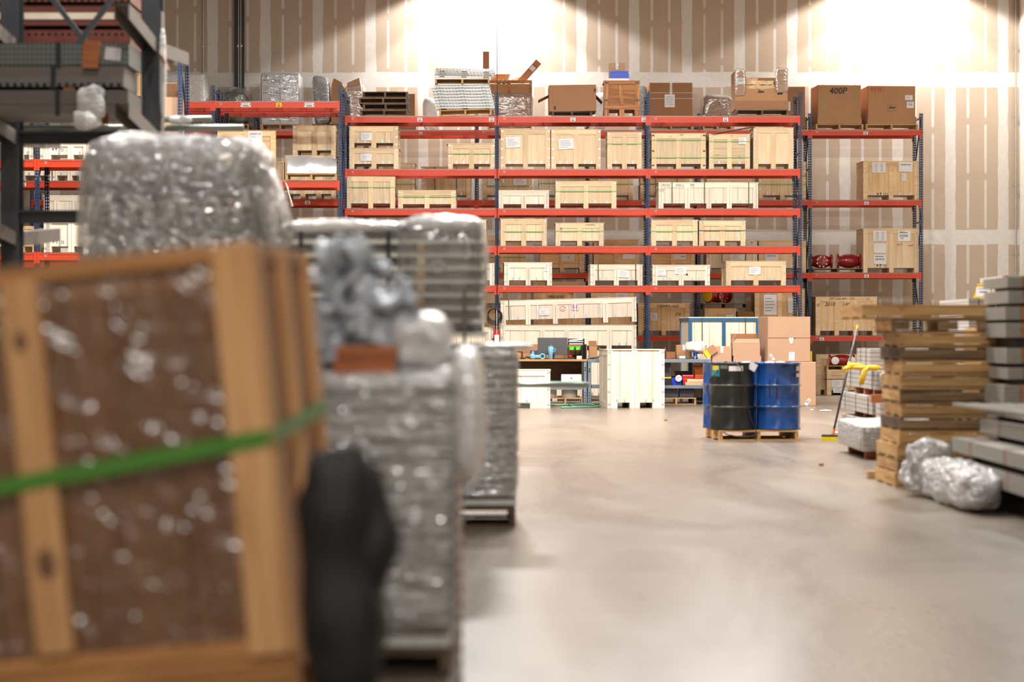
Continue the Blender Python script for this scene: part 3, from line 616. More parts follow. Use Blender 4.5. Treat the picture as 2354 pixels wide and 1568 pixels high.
# rear rack, third shelf
BC(2, 1103, 1208, 541, 'rear crate with a green strap and a black-printed label by the cable post', strap=(.41,), wd='pine', papers=[(.23, .56, .17, .12, 'bar')])
BC(2, 1241, 1342, 570, 'rear crate carrying a white sheet with the number 18', wd='tanh', papers=[(.64, .62, .29, .19, '', .03, '18')])
BC(2, 1365, 1467, 551, 'rear crate with a handwritten sheet beside the number 18 crate', wd='tanh', papers=[(.79, .55, .28, .21, '', .05)], txt=[('200MM 160L', .79, .59, .06, 'ink', 1)])
BC(2, 1497, 1598, 570, 'rear crate with a wide white sheet above the whitish two-paper crate', wd='tanh', papers=[(.65, .66, .29, .15, '')], txt=[('200M', .72, .65, .07, 'ink', 1)])
BC(2, 1624, 1741, 551, 'rear crate marked 9 inches with two dark vertical straps', vstrap=(.3, .77), sc_='strap_dark', wd='white', papers=[(.62, .5, .31, .17)], txt=[('9"', .89, .9, .12, 'ink', 1)])
BC(2, 1744, 1853, 553, 'rear crate with a handwritten 200MM sheet behind the right end post', wd='ply', papers=[(.27, .48, .29, .18, '')], txt=[('200MM-60L', .27, .52, .07, 'ink', 1)])
# rear rack, fourth shelf
crate(1113, 1220, 708, YBR + .04, LB[3], 'tan rear crate on the lowest shelf, lower of two beside the cable coil', wd='tan', group=gB)
crate(1107, 1220, 632, YBR + .04, Z(708, YBR + .04), 'rear crate with two papers above the tilted long crate, left of three', wd='pine', papers=[(.37, .42, .14, .18), (.67, .4, .3, .28)], group=gB)
BC(3, 1226, 1346, 648, 'rear crate scrawled MNLWRS behind the long-crate pile', wd='tan', txt=[('MNLWRS', .43, .72, .14, 'pencil'), ('20000', .4, .62, .12, 'pencil'), ('*163', .7, .78, .12, 'pencil')], papers=[(.9, .74, .3, .13)])
BC(3, 1358, 1457, 656, 'rear crate with two printed papers behind the long-crate pile right end', wd='tan', papers=[(.3, .73, .3, .12), (.72, .76, .28, .2)])
BC(3, 1467, 1585, 697, 'tan crate marked OBMM-160L with a circled 16', wd='tan', txt=[('OBMM-160L', .58, .9, .16, 'ink'), ('(16)', .78, .66, .14, 'ink'), ('pcs', .83, .5, .11, 'ink')], papers=[(.31, .58, .16, .18)])
vc = BC(3, 1620, 1692, 709, 'tan crate carrying a dark pallet with the red and yellow valve', wd='tanh', papers=[(.8, .62, .18, .2)])
BC(3, 1735, 1850, 664, 'tall crate with a long printed sheet and a number table at the right end post', wd='tan', papers=[(.31, .66, .3, .46), (.75, .64, .18, .33, 'table')])
carton(1695, 1733, 716, YBR - .0, LB[3], 'dark strapped carton between the valve pallet and the tall papered crate', depth=.6, mat='card_edge', tape=False)
# rear rack, right bay
BC(1, 1984, 2113, 370, 'golden crate with three battens and two sheets, right bay of the rear rack', mids=(.5,), wd='tan', rot=.035, papers=[(.28, .83, .31, .24, 'table'), (.76, .85, .31, .22, '', .03), (.73, .58, .1, .17)],
   txt=[('200BM-90L', .76, .9, .08, 'ink', 1)], sym=(.27, .1, .075))
BC(2, 1984, 2112, 525, 'pale crate covered in taped sheets beside the two red valves', mids=(.51,), wd='pine', rot=.035, papers=[(.3, .83, .3, .24, 'table'), (.3, .55, .28, .22, ''), (.3, .3, .28, .22, 'bar'), (.74, .83, .28, .24, 'bar')],
   txt=[('PIV', .7, .77, .09, 'ink', 1), ('2M M', .7, .92, .07, 'ink', 1), ('W-7', .65, .63, .1, 'red_ink'), ('used', .85, .62, .1, 'red_ink')], sym=(.27, .12, .07))
BC(3, 1875, 2016, 682, 'tan crate handwritten 2010 and 18 inches, right bay lowest shelf', mids=(.345, .65), wd='tan', txt=[('2010', .23, .8, .19, 'pencil'), ('18"', .49, .78, .2, 'pencil'), ('20M 24A BM - 020', .42, .94, .12, 'ink'), ('(1)', .85, .94, .12, 'pencil'), ('0', .035, .78, .16, 'pencil', 1)])
crate(1876, 1992, 814, YBR + .35, 0, 'tan crate on the floor behind the small strapped crate, right bay', wd='tan', group=gB)
fc = crate(1901, 1978, 851, YBR - .1, 0, 'small crate with a green strap and two papers on the floor, right bay', wd='tan', strap=(.63,), sc_='strap_dark', papers=[(.3, .46, .24, .17), (.4, .2, .32, .13)], group=gB)
# labelled rack (left of the centre)
CL(1, 500, 633, 300, 'big golden plank crate with a white sheet above the wrapped galvanised load', mids=(.43,), wd='tanh', papers=[(.65, .88, .28, .22, '')], clips=False, txt=[('200BM 90', .65, .93, .09, 'pencil', 1), ('8  pcs', .62, .87, .06, 'pencil', 1)], rot=.08, sk=.05)
F2(1, 655, 772, 357, 'pale crate behind the silver sheets, lower of two, labelled rack', wd='pine', mids=(.35, .66))
crate(673, 772, 288, YFR + .05, Z(357, YFR + .05), 'pale crate with shadow streaks, upper of two, labelled rack', wd='ply', group='crates on the labelled rack')
F2(1, 637, 653, 371, 'slim pale crate between the golden plank crate and the silver sheets', wd='pine', mids=(), clips=False)
F2(2, 683, 729, 499, 'pale crate top just above the wrapped trays, left of two', wd='ply', mids=()); F2(2, 732, 779, 499, 'pale crate top just above the wrapped trays, right of two', wd='ply', mids=())
CL(1, 47, 118, 345, 'crate low behind the far left rack beam, left of two', wd='white', mids=(.55,)); CL(1, 121, 192, 345, 'crate low behind the far left rack beam, right of two', wd='white', mids=(.55,))
crate(101, 215, 449, YL + .03, LL[2], 'wide pale crate low on the labelled rack, seen under the cantilever brace', wd='white', mids=(.25, .62), group='crates on the labelled rack')
crate(286, 330, 157, YL + .03, LL[0], 'tan crate marked 150 with a white sheet, seen through the cantilever rack', depth=.8, wd='tan', mids=(), clips=False, papers=[(.3, .58, .27, .22, '')], txt=[('CI', .35, .93, .1, 'ink', 1), ('150', .55, .78, .13, 'ink', 1)], group='crates on the labelled rack')
gM = 'crates on the far left rack'
crate(92, 205, 322, YM + .03, LM[0], 'pale crate with handling symbols on the upper far left shelf', wd='white', mids=(.16, .62), sym=(.27, .42, .06), group=gM)
crate(12, 76, 322, YM + .03, LM[0], 'pale crate left of the blue post on the upper far left shelf', wd='white', mids=(.6,), group=gM)
crate(101, 205, 499, YM + .03, LM[1], 'pale crate with handling symbols and a dark vent on the lower far left shelf', wd='white', mids=(.1, .6), sym=(.22, .25, .06), group=gM)
crate(52, 78, 520, YM + .03, LM[1], 'narrow tan crate beside the blue post, lower far left shelf', wd='tan', mids=(), clips=False, group=gM)
crate(-30, 11, 520, YM + .03, LM[1], 'pale crate at the photo edge on the lower far left shelf', wd='white', mids=(), group=gM)
carton(370, 411, 222, YM + .1, LM[0], 'open cardboard box behind the cantilever column, top flap raised', depth=.7, mat='card_pink', tape=False, flaps=[('f', .3, .8)], open_=True)

# ---------------------------------------------------------------- loads on the top shelves
# 400P box and its neighbour
for (a, b, yt, lab, pl) in ((1880, 1980, 195, 'tall cardboard box spray-painted 400P with two green straps', 'pale pallet under the box marked 400P'), (1995, 2105, 197, 'tall cardboard box with red handling marks and two labels at its right', 'pale pallet under the box with red handling marks')):
    Y = YBR + .06; zb = LB[0]; pw = X(b, Y) - X(a, Y)
    pallet((X(a, Y) + X(b, Y)) / 2, Y - .02, zb, pw + .1, .95, pl, group='pallets on the rear rack top', rot=.03)
    if a < 1900: t = carton(a, b, yt, Y, zb + .135, lab, depth=.9, tape=False, strap=(.13, .86), rot=.06, txt=[('400P', .46, .84, .2, 'spray', .15, .004)], flaps=[])
    else:
        t = carton(a, b, yt, Y, zb + .135, lab, depth=.9, tape=False, rot=.06, papers=[(.86, .69, .17, .11), (.89, .5, .16, .14, 'bar')], txt=[('Zurn', .5, .43, .07, 'ink', .4, .003)])
        symbols(t, -.44, .75, .07, -.001, 'red_ink')
        fr = MB()
        for (x0, x1, z0, z1) in ((-.47, -.17, .73, .735), (-.47, -.17, .84, .845), (-.47, -.465, .73, .845), (-.175, -.17, .73, .845)): fr.box(x0, x1, -.0015, -.0005, z0, z1)
        part('mark_border', fr, M['red_ink'], t)
        fr = MB(); 
        for (x0, x1, z0, z1) in ((-.1, .1, .29, .294), (-.1, .1, .43, .434), (-.1, -.096, .29, .43), (.096, .1, .29, .43)): fr.box(x0, x1, -.0015, -.0005, z0, z1)
        part('stamp_border', fr, M['ink'], t)
    w2 = pw / 2; part('base_flap', MB().box(-w2 - .012, w2 + .012, -.012, .91, 0, .13), M['card'], t)
# box with white paper, and neighbours
pallet(X(1543, YBR), YBR + .02, LB[0], .98, .95, 'pallet with loose wrap under the plain brown box bearing a white sheet', group='pallets on the rear rack top')
t = carton(1493, 1592, 190, YBR + .05, LB[0] + .135, 'plain brown cardboard box with a white sheet taped at centre', depth=.9, papers=[(.47, .56, .23, .29)], mat='card_dark')
part('string', MB().box(-.49, .49, -.003, -.001, .7, .708).box(-.49, .49, -.003, -.001, .57, .578), M['strap_white'], t)
part('wrap', MB().box(-.492, .492, -.01, -.004, 0, .16), M['film_thin'], t)
pallet(X(1650, YBR), YBR + .05, LB[0], .66, .9, 'pallet under the film-wrapped carton pile, rear rack top', group='pallets on the rear rack top')
k = 0
for (a, b, y0, y1, lab) in ((1626, 1655, 258, 285, 'lower left'), (1656, 1686, 258, 285, 'lower right'), (1620, 1688, 240, 258, 'open-fronted middle'), (1622, 1654, 222, 240, 'upper left'), (1656, 1682, 225, 240, 'upper right')):
    carton(a, b, y0, YBR + .12, Z(y1, YBR + .12) if y1 < 285 else LB[0] + .135, lab + ' brown carton in the small film-wrapped pile by the gaylord', depth=.6, mat='card_dark', tape=False, group='cartons in the film-wrapped pile')
solo('plastic_wrap', MB().blob((0, 0, 0), (.36, .36, .34), 3, .06, 4, .35), M['film_thin'], 'torn clear film over the small carton pile beside the gaylord', 'plastic wrap', (X(1652, YBR), YBR + .42, LB[0] + .46), smooth=True)
carton(1811, 1851, 199, YBR + .1, LB[0] + .0, 'tall narrow brown carton with torn side behind the right end post', depth=.8, mat='card_dark', tape=False, papers=[(.08, .55, .05, .2)])
# gaylord with scrap wood
pallet(X(1752, YFR), YFR - .02, LF[0], 1.08, .95, 'pallet under the torn gaylord box full of wood offcuts', group='pallets on the long rack top', mats=('pallet_grey', 'pallet_dark'))
Y = YFR + .02; zb = LF[0] + .135; w2 = .54
t = thing('gaylord_box', 'big torn gaylord carton full of wood offcuts, film round its corners', 'box', (X(1750, Y), Y, zb)); e = .014
part('body', MB().prism([(-w2, 0), (w2, 0), (w2, .82), (.32, .82), (.3, .44), (.2, .43), (-.06, .41), (-.31, .43), (-.33, .78), (-w2, .8)][::-1], 0, e).box(-w2, -w2 + e, e, .88, 0, .8).box(w2 - e, w2, e, .88, 0, .82).box(-w2, w2, .88, .88 + e, 0, .74).box(-w2 + e, w2 - e, e, .88, 0, .012), M['card'], t)
part('skirt', MB().box(-w2 - .02, w2 + .02, -.012, -.001, 0, .17), M['card_dark'], t)
for q in (((.42, -.02, .6), (.14, .03, .26), 5), ((-.44, -.02, .55), (.12, .03, .28), 7)): part('wrap', MB().blob(q[0], q[1], q[2], .02, 9, .4, 14, 10), M['film_thin'], t, smooth=True)
text('Zurn', .06, t, -.01, -.0135, .36, 'ink', shear=.4, bold=.003); paper(t, -.42, .58, .16, .13, -.013, 'bar'); part('stamp', MB().box(.33, .44, -.002, 0, .3, .34), M['ink'], t)
rnd = random.Random(4)
for i in range(17):
    x = -.24 + .12 * (i % 5) + rnd.uniform(-.02, .02); z = .36 + .1 * (i // 5) - (.05 if i // 5 == 3 else 0); L = rnd.uniform(.1, .2)
    o = solo('wood_offcut', MB().box(-L / 2, L / 2, 0, .3, -.035, .045), M['tan_x'], 'short wood offcut among those heaped in the torn gaylord box', 'wood offcut', (X(1750, Y) + x * .88, Y + .06 + .05 * (i // 5), zb + z), (rnd.uniform(-.2, .2), rnd.uniform(-.3, .3), rnd.uniform(-.3, .3)), 'wood offcuts in the gaylord box')
solo('scrap_pile', MB().box(-.5, .5, 0, .78, 0, .33), M['tan_x'], 'bulk of wood offcuts filling the torn gaylord box', 'wood offcuts', (X(1750, Y), Y + .05, zb + .013))
bpy.context.scene.objects['scrap_pile']['kind'] = 'stuff'
# brown wooden crate with bin on top
Y = YFR + .02; zb = LF[0]; x0, x1 = X(1389, Y), X(1470, Y); w_ = x1 - x0; h = Z(186, Y) - zb
t = thing('wooden_crate', 'dark brown battened crate with a blue bin on its lid', 'crate', ((x0 + x1) / 2, Y, zb)); a, b = -w_ / 2, w_ / 2
part('panel', MB().box(a + .01, b - .01, .022, .85, .13, h - .01), M['brown_x'], t)
f = MB().box(a, a + .09, 0, .022, .21, h - .07).box(b - .09, b, 0, .022, .21, h - .07).bar((0, .011, .22), (-.03, .011, h - .08), .07, .022); part('stiles', f, M['brown_wood'], t)
part('rail', MB().box(a - .01, b + .01, -.004, .022, h - .07, h).box(a, b, -.004, .022, .13, .21), M['brown_x'], t)
for q in (a + .05, 0, b - .05): part('skid', MB().box(q - .05, q + .05, 0, .85, 0, .13), M['brown_wood'], t)
part('lid', MB().box(a - .01, b + .01, .022, .86, h - .01, h + .01), M['brown_x'], t)
for (u, v) in ((a + .05, h - .04), (b - .05, h - .04), (a + .04, .32), (b - .04, .32)): part('clip', MB().box(u - .035, u + .035, -.008, -.003, v - .014, v + .014), M['steel_dark'], t)
z1 = zb + h + .01
solo('paper_stack', MB().box(-.23, .23, 0, .3, 0, .045), M['white'], 'white tray of sheets under the blue bin', 'tray', (X(1420, Y), Y + .03, z1))
t = thing('storage_bin', 'small blue storage bin on top of the dark brown crate', 'bin', (X(1424, Y), Y + .06, z1 + .046))
part('body', MB().prism([(-.19, 0), (.2, 0), (.2, .09), (.18, .14), (-.17, .15)][::-1], 0, .008).prism([(-.19, 0), (.2, 0), (.2, .09), (.18, .14), (-.17, .15)][::-1], .17, .178).box(-.19, -.175, .008, .17, 0, .15).box(-.18, .2, .008, .17, 0, .008), M['bin_blue'], t); part('rim', MB().box(-.18, .19, -.008, 0, .135, .152), M['bin_blue'], t)
carton(1400, 1437, 145, Y + .27, z1 + .046, 'small crumpled cardboard box behind the blue bin', depth=.28, mat='card_pink')
# large brown box with side flaps on pallet
pallet(X(1315, YFR), YFR, LF[0], .82, .9, 'low pallet under the big dark cardboard box with side flaps', group='pallets on the long rack top', h=.085, mats=('pallet_dark', 'pallet_dark'))
t = carton(1262, 1371, 195, YFR - .01, LF[0] + .09, 'big dark cardboard box with loose flaps standing out at both sides', depth=.85, mat='card_dark', tape=False, tilt=-.012)
part('flap', MB().bar((-.47, .4, .36), (-.7, .4, .25), .6, .01), M['card_dark'], t); part('flap', MB().bar((.47, .4, .36), (.62, .4, .2), .6, .01), M['card_dark'], t)
part('mark', MB().box(-.385, -.345, -.002, 0, .04, .11).box(.44, .48, -.002, 0, .4, .46), M['ink'], t)
solo('wrapped_load', MB().blob((0, 0, 0), (.14, .3, .42), 2, .05, 4, .4), M['film_thick'], 'white film-wrapped load squeezed between dark box and brown crate', 'wrapped load', (X(1379, YBR), YBR + .4, LB[0] + .43), smooth=True)
solo('wrapped_load', MB().blob((0, 0, 0), (.15, .3, .5), 8, .07, 4, .5), M['film_dark'], 'dark film-wrapped bundle right of the brown crate, rear rack top', 'wrapped load', (X(1476, YBR), YBR + .4, LB[0] + .5), smooth=True)
# wrapped carton with timber frame
pallet(X(1172, YBR), YBR + .02, LB[0], 1.0, .95, 'pallet under the film-wrapped timber-framed carton by the cable', group='pallets on the rear rack top')
t = carton(1124, 1223, 192, YBR + .06, LB[0] + .135, 'timber-framed carton wrapped in shiny film behind the cable post', depth=.85, tape=False)
w2 = (X(1223, YBR) - X(1124, YBR)) / 2
part('frame', MB().box(-w2, w2, -.02, 0, .92, .985).box(-.06, .0, -.02, 0, .7, .92).box(w2 - .06, w2, -.02, 0, .7, .92), M['brown_x'], t)
part('wrap', MB().blob((0, .4, .34), (w2 + .03, .47, .36), 4, .03, 5, .25, 40, 26), M['film_thin'], t, smooth=True)
zt = LB[0] + .135 + Z(192, YBR + .06) - LB[0] - .135
solo('cardboard_strip', MB().box(-.07, .07, 0, .012, 0, .75), M['card'], 'upright cardboard strip standing high beside the hanging cable', 'cardboard', (X(1117, YBR), YBR + .3, zt + .0))
solo('cardboard_sheet', MB().box(-.22, .22, 0, .012, 0, .26), M['card'], 'cardboard sheet standing on the film-wrapped carton', 'cardboard', (X(1150, YBR), YBR + .5, zt))
t = thing('long_carton', 'long slim carton with red label leaning up to the right', 'box', (X(1202, YBR), YBR + .2, zt), (0, -.86 + PI / 2 - PI / 2, 0)); t.rotation_euler = (0, -.84, 0)
part('body', MB().box(0, .62, 0, .12, 0, .15), M['card'], t); part('label', MB().box(.36, .5, -.003, 0, .02, .13), M['paper'], t, 'white shipping label'); part('label_band', MB().box(.47, .5, -.0045, -.003, .02, .13), M['red_ink'], t, 'red band')
for i, px in enumerate((1146, 1157, 1167)): solo('black_cup', MB().lathe([(.02, 0), (.055, 0), (.05, .08), (.0, .085)], 16), M['black'], 'small black cap on the film-wrapped carton, %s of three' % ('left', 'middle', 'right')[i], 'cap', (X(px, YBR), YBR + .12, zt), group='black caps', smooth=True)
solo('film_roll', MB().blob((0, 0, .1), (.2, .12, .12), 6, .03, 5, .8), M['film_thick'], 'pale crumpled film on top of the timber-framed carton', 'plastic wrap', (X(1189, YBR), YBR + .5, zt + .01), smooth=True)
# stacks of wire decks on a pallet
Y = YFR; xc = X(1066, Y); zb = LF[0]
pallet(X(1070, Y), Y - .02, zb, 1.08, .95, 'worn pallet at the bottom of the wire deck stack', group='pallets on the long rack top', tilt=-.03); z = zb + .15
dm = MB(); r = .0035
for i in range(19): x = -.6 + 1.2 * i / 18; dm.box(x - r, x + r, 0, .9, 0, 2 * r).box(x - r, x + r, -.006, 0, -.05, 2 * r)
for j in range(10): y = .9 * j / 9; dm.box(-.6, .6, y - r, y + r, -2 * r, 0)
dm.box(-.6, .6, -.008, -.003, -.05, -.03); dmm = dm.mesh('grid', M['galv']); ch = MB()
for x in (-.45, 0, .45): ch.box(x - .05, x + .05, .01, .88, -.045, -.008)
chm = ch.mesh('channel', M['galv_dark'])
ordn = 'first second third fourth fifth sixth seventh eighth ninth tenth eleventh twelfth thirteenth fourteenth fifteenth'.split()
def wdeck(x, z, label, group, tilt=0, ry=0):
    t = thing('wire_deck', label, 'wire deck', (x, Y, z), (ry, tilt, 0), group); link('grid', dmm, t); link('channel', chm, t); return t
for i in range(8): wdeck(xc - .015 * i + .03, z + .055 + i * .062, ordn[i] + ' wire deck from the bottom in the lower stack of wire decks', 'wire decks on the worn pallet', -.012)
pz = z + .055 + 7 * .062 + .02
pallet(xc - .03, Y, pz, 1.13, .9, 'thin pallet sandwiched between the two stacks of wire decks', h=.1, group='pallets on the long rack top')
for i in range(4): wdeck(xc + .07 - .02 * i if i else xc - .0, pz + .16 + i * .035, ordn[i] + ' wire deck from the bottom in the upper tilted stack', 'wire decks on the thin pallet', .02, .16)
# pile of dark pallets
for i in range(4):
    pallet(X(884, YFR) + (-.01, .02, -.03, .01)[i], YFR, LF[0] + i * .125, (.98, .93, 1.0, .93)[i], .95, ('lowest', 'second', 'third', 'topmost')[i] + ' weathered pallet in the pile at the long rack left end', h=.12, mats=('pallet_dark', 'pallet_dark') if i % 2 else ('pallet_grey', 'pallet_dark'), group='weathered pallets in the top shelf pile')
solo('loose_board', MB().box(-.21, .21, 0, .1, 0, .02), M['pallet_grey'], 'loose board lying on top of the weathered pallet pile', 'board', (X(888, YFR), YFR + .2, LF[0] + .5))
carton(905, 954, 215, YBR + .1, LB[0], 'brown carton half hidden behind the weathered pallet pile', depth=.7, mat='card_dark', tape=False)
solo('wrapped_load', MB().blob((0, 0, 0), (.17, .3, .36), 12, .05, 4, .35), M['film_thick'], 'white wrapped load between the weathered pallets and the wire decks', 'wrapped load', (X(990, YBR), YBR + .4, LB[0] + .37), smooth=True)
# labelled rack top (rear rack shelf level)
pallet(X(644, YBR), YBR + .02, LB[0], .86, .95, 'pallet under the four white handwritten boxes', group='pallets on the rear rack top')
k = 0; zb = LB[0] + .135
for r_ in range(4):
    for c in range(2):
        hh = .28 if r_ < 3 else .27; a, b = (602, 643.5) if c == 0 else (644.5, 686)
        txt_ = [(('20', '16', '17', '14')[r_] if c == 0 else ('20', '17', '18', '19')[r_], .18, .8, .09, 'ink'), ('Qty 200', .72, .3, .07, 'ink'), ('parts ab', .3, .48, .06, 'ink'), ('Sales', .78, .48, .06, 'ink')]
        x0, x1 = X(a, YBR + .06), X(b, YBR + .06)
        t = thing('white_box', ('lowest', 'second', 'third', 'topmost')[r_] + (' left' if c == 0 else ' right') + ' white handwritten box on the film-wrapped pallet', 'box', ((x0 + x1) / 2, YBR + .06, zb + r_ * .285), 0, 'white handwritten boxes')
        w_ = x1 - x0; part('body', MB().box(-w_ / 2, w_ / 2, 0, .85, 0, .28), M['paper'], t)
        for s, u, v, sz, mm in txt_: text(s, sz, t, -w_ / 2 + w_ * u, -.001, .28 * v, mm)
        g = MB()
        for u in (.38, .66): g.box(-w_ / 2 + w_ * u, -w_ / 2 + w_ * u + .003, -.0015, 0, .03, .26)
        g.box(-w_ / 2, w_ / 2, -.0015, 0, .135, .138); part('print', g, M['pencil'], t)
solo('plastic_wrap', MB().blob((0, 0, 0), (.445, .46, .6), 9, .012, 5, .12, 40, 20), M['film_thin'], 'clear film round the white handwritten boxes', 'plastic wrap', (X(644, YBR), YBR + .48, zb + .57), smooth=True)
solo('wrapped_load', MB().blob((0, 0, 0), (.62, .4, .36), 21, .02, 3, .2), M['film_thick'], 'long white film-wrapped load behind the far left rack posts', 'wrapped load', (X(408, YBR), YBR + .45, LB[0] + .93), smooth=True)
pallet(X(408, YBR), YBR + .02, LB[0], 1.2, .95, 'pallet stack support under the long white wrapped load', h=.56, group='pallets on the rear rack top')
solo('wrapped_machine', MB().blob((0, 0, 0), (.3, .35, .36), 15, .05, 4, .4), plain('machine_green', sr(70, 96, 66), .5, 0, .4, 7), 'dark green machine under loose grey film beside the black column', 'machine', (X(535, YBR), YBR + .45, LB[0] + .52), smooth=True)
pallet(X(535, YBR), YBR + .05, LB[0], .72, .9, 'pallet under the dark green machine', group='pallets on the rear rack top')
solo('plastic_wrap', MB().blob((0, 0, 0), (.35, .38, .42), 16, .07, 4, .5), M['film_thin'], 'loose grey film draped over the dark green machine', 'plastic wrap', (X(537, YBR), YBR + .45, LB[0] + .56), smooth=True)
Y = YBR + .1
pallet(X(748, YBR), YBR + .02, LB[0] , .6, .9, 'dark pallet under the leaning wrapped roll and cardboard', group='pallets on the rear rack top', mats=('pallet_dark', 'pallet_dark'))
solo('wrapped_roll', MB().blob((0, 0, 0), (.19, .25, .56), 17, .05, 4, .35), M['film_dark'], 'tall grey film-wrapped roll leaning beside brown cardboard', 'wrapped load', (X(737, YBR), YBR + .4, LB[0] + .7), (0, -.05, 0), smooth=True)
solo('cardboard_wrap', MB().prism([(-.14, 0), (.2, 0), (.2, .7), (.1, .95), (-.08, 1.05), (-.13, .9)][::-1], 0, .5), M['card'], 'tall torn cardboard box right of the grey wrapped roll', 'box', (X(774, YBR), YBR + .2, LB[0] + .135))
t = thing('leaning_carton', 'tall film-wrapped carton leaning right behind the blue posts', 'box', (X(812, YBR), YBR + .25, LB[0]), (0, .0, 0))
part('body', MB().prism([(-.17, 0), (.2, 0), (.2, .7), (.12, 1.2), (-.16, 1.08), (-.13, .6)][::-1], 0, .5), M['card_pink'], t); part('wrap', MB().blob((.02, .25, .5), (.24, .3, .55), 19, .04, 4, .3), M['film_thin'], t, smooth=True)
# silver sheets on pallet, labelled rack second shelf
Y = YL + .0; pallet(X(716, Y), Y - .03, LL[1], 1.02, .6, 'pallet under the bent silver sheets on the labelled rack', group='pallets on the labelled rack')
t = MB(); n = 26; vs = []; fs = []
for i in range(n + 1):
    u = i / n
    for j in range(9):
        v = j / 8; vs.append((-.48 + .98 * u, .02 + .14 * v * v + .03 * math.sin(u * 9) * v, (.02 + .36 * v) * (1 - .16 * u * v) + .012 * math.sin(u * 14 + v * 3)))
for i in range(n):
    for j in range(8): fs.append((i * 9 + j, i * 9 + 9 + j, i * 9 + 10 + j, i * 9 + 1 + j))
t.add(vs, fs); t.add([(x, y + .006, z) for x, y, z in vs], [f[::-1] for f in fs])
solo('silver_sheet', t, M['foil'], 'bent reflective silver sheet standing on a pallet, labelled rack', 'metal sheet', (X(716, Y), Y - .03, LL[1] + .132), smooth=True)
solo('silver_slab', MB().box(-.5, .5, 0, .55, 0, .03), M['foil'], 'flat silver sheet lying on the pallet under the bent sheet', 'metal sheet', (X(716, Y), Y - .06, LL[1] + .131), bevel=.008)
def tail(pts, r, label): return solo('film_tail', MB().tube(pts, r, 6), M['film_thick'], label, 'plastic wrap', smooth=True)
tail([(X(655, Y), Y - .09, Z(414, Y)), (X(662, Y), Y - .1, Z(432, Y)), (X(667, Y), Y - .1, Z(452, Y)), (X(673, Y), Y - .1, Z(476, Y))], [.012, .03, .02, .04], 'twisted film tail hanging from the silver sheet pallet')
# ---------------------------------------------------------------- valves
def valve(label, x, y, z, L, R, cover=False, cap=None, rot=0, covers=1):
    t = thing('valve', label, 'valve', (x, y, z + R), rot, 'red flanged valves'); RX = Matrix.Rotation(PI / 2, 4, 'Y'); a = L / 2
    part('body', MB().lathe([(.01, -a + .03), (R * .62, -a + .03), (R * .66, -a * .75), (R * .9, -a * .35), (R * .96, 0), (R * .9, a * .35), (R * .66, a * .75), (R * .62, a - .03), (.01, a - .03)], 28, RX), M['valve'], t, smooth=True)
    for s in (-1, 1):
        o = part('flange', MB().lathe([(.02, -.022), (R, -.022), (R, .022), (.02, .022)], 28, Matrix.Translation((s * (a - .02), 0, 0)) @ RX), M['valve'], t, bevel=.004)
        if cap: part('cap', MB().lathe([(.01, -.008), (R * .86, -.006), (R * .86, .006), (.01, .008)], 24, Matrix.Translation((s * (a + .01), 0, 0)) @ RX), M[cap], t)
    if cover:
        RY = Matrix.Rotation(PI / 2, 4, 'X')
        for cx in ([0] if covers == 1 else [-a * .55, a * .75]):
            rr = R * (.8 if covers == 1 else .7); yy = -R * .8
            part('cover', MB().lathe([(.02, 0), (rr, 0), (rr, .05), (rr * .6, .065), (.02, .07)], 28, Matrix.Translation((cx, yy, -R * .1)) @ RY), M['valve' if covers == 1 else 'white'], t, smooth=False)
            if covers == 1:
                for k in range(8): part('bolt', MB().lathe([(.016, 0), (.016, .02)], 8, Matrix.Translation((cx + rr * .86 * math.cos(k * PI / 4 + .3), yy - .05, -R * .1 + rr * .86 * math.sin(k * PI / 4 + .3))) @ RY), M['silver'], t)
    return t
Y = YBR
pallet(X(1927, Y), Y + .02, LB[2], 1.15, .95, 'dark worn pallet carrying two red valves, right bay', h=.1, mats=('pallet_grey', 'pallet_dark'), group='pallets on the rear rack', rot=.02)
valve('red valve with a round bolted cover, left of two on the dark worn pallet', X(1893, Y), Y + .45, LB[2] + .102, .5, .165, True)
valve('red barrel-shaped valve, right of two on the dark worn pallet', X(1957, Y), Y + .45, LB[2] + .102, .54, .17)
zc = Z(709, YBR + .04)
pallet(X(1668, Y), Y + .04, zc, 1.0, .8, 'dark pallet between the tan crate and the red and yellow valve', h=.12, mats=('pallet_grey', 'pallet_dark'), group='pallets on the rear rack')
valve('big red valve with a yellow end cap on the dark pallet', X(1652, Y), Y + .35, zc + .122, .62, .185, True, 'yellow', .7, 1)
z = Z(851, Y - .1)
pallet(X(1936, Y), Y - .08, z, .72, .5, 'small pallet on the strapped floor crate under the white-capped valve', h=.1, group='pallets on the rear rack')
valve('red valve with white caps on the small floor-level pallet', X(1936, Y), Y + .12, z + .1, .58, .125, True, None, 0, 2)
bx = thing('shred_box', 'shallow box of shredded white paper on the right bay lowest shelf', 'box', (X(2083, Y), Y + .2, LB[3])); part('body', MB().box(-.2, .2, 0, .4, 0, .06), M['card'], bx)
rnd = random.Random(2); mb = MB()
for i in range(50):
    p = Vector((rnd.uniform(-.17, .17), rnd.uniform(.03, .36), .06 + rnd.uniform(0, .12))); q = p + Vector((rnd.uniform(-.1, .1), rnd.uniform(-.04, .04), rnd.uniform(-.04, .05))); mb.bar(p, q, .012, .002)
part('shredded_paper', mb, M['paper'], bx)['kind'] = 'stuff'

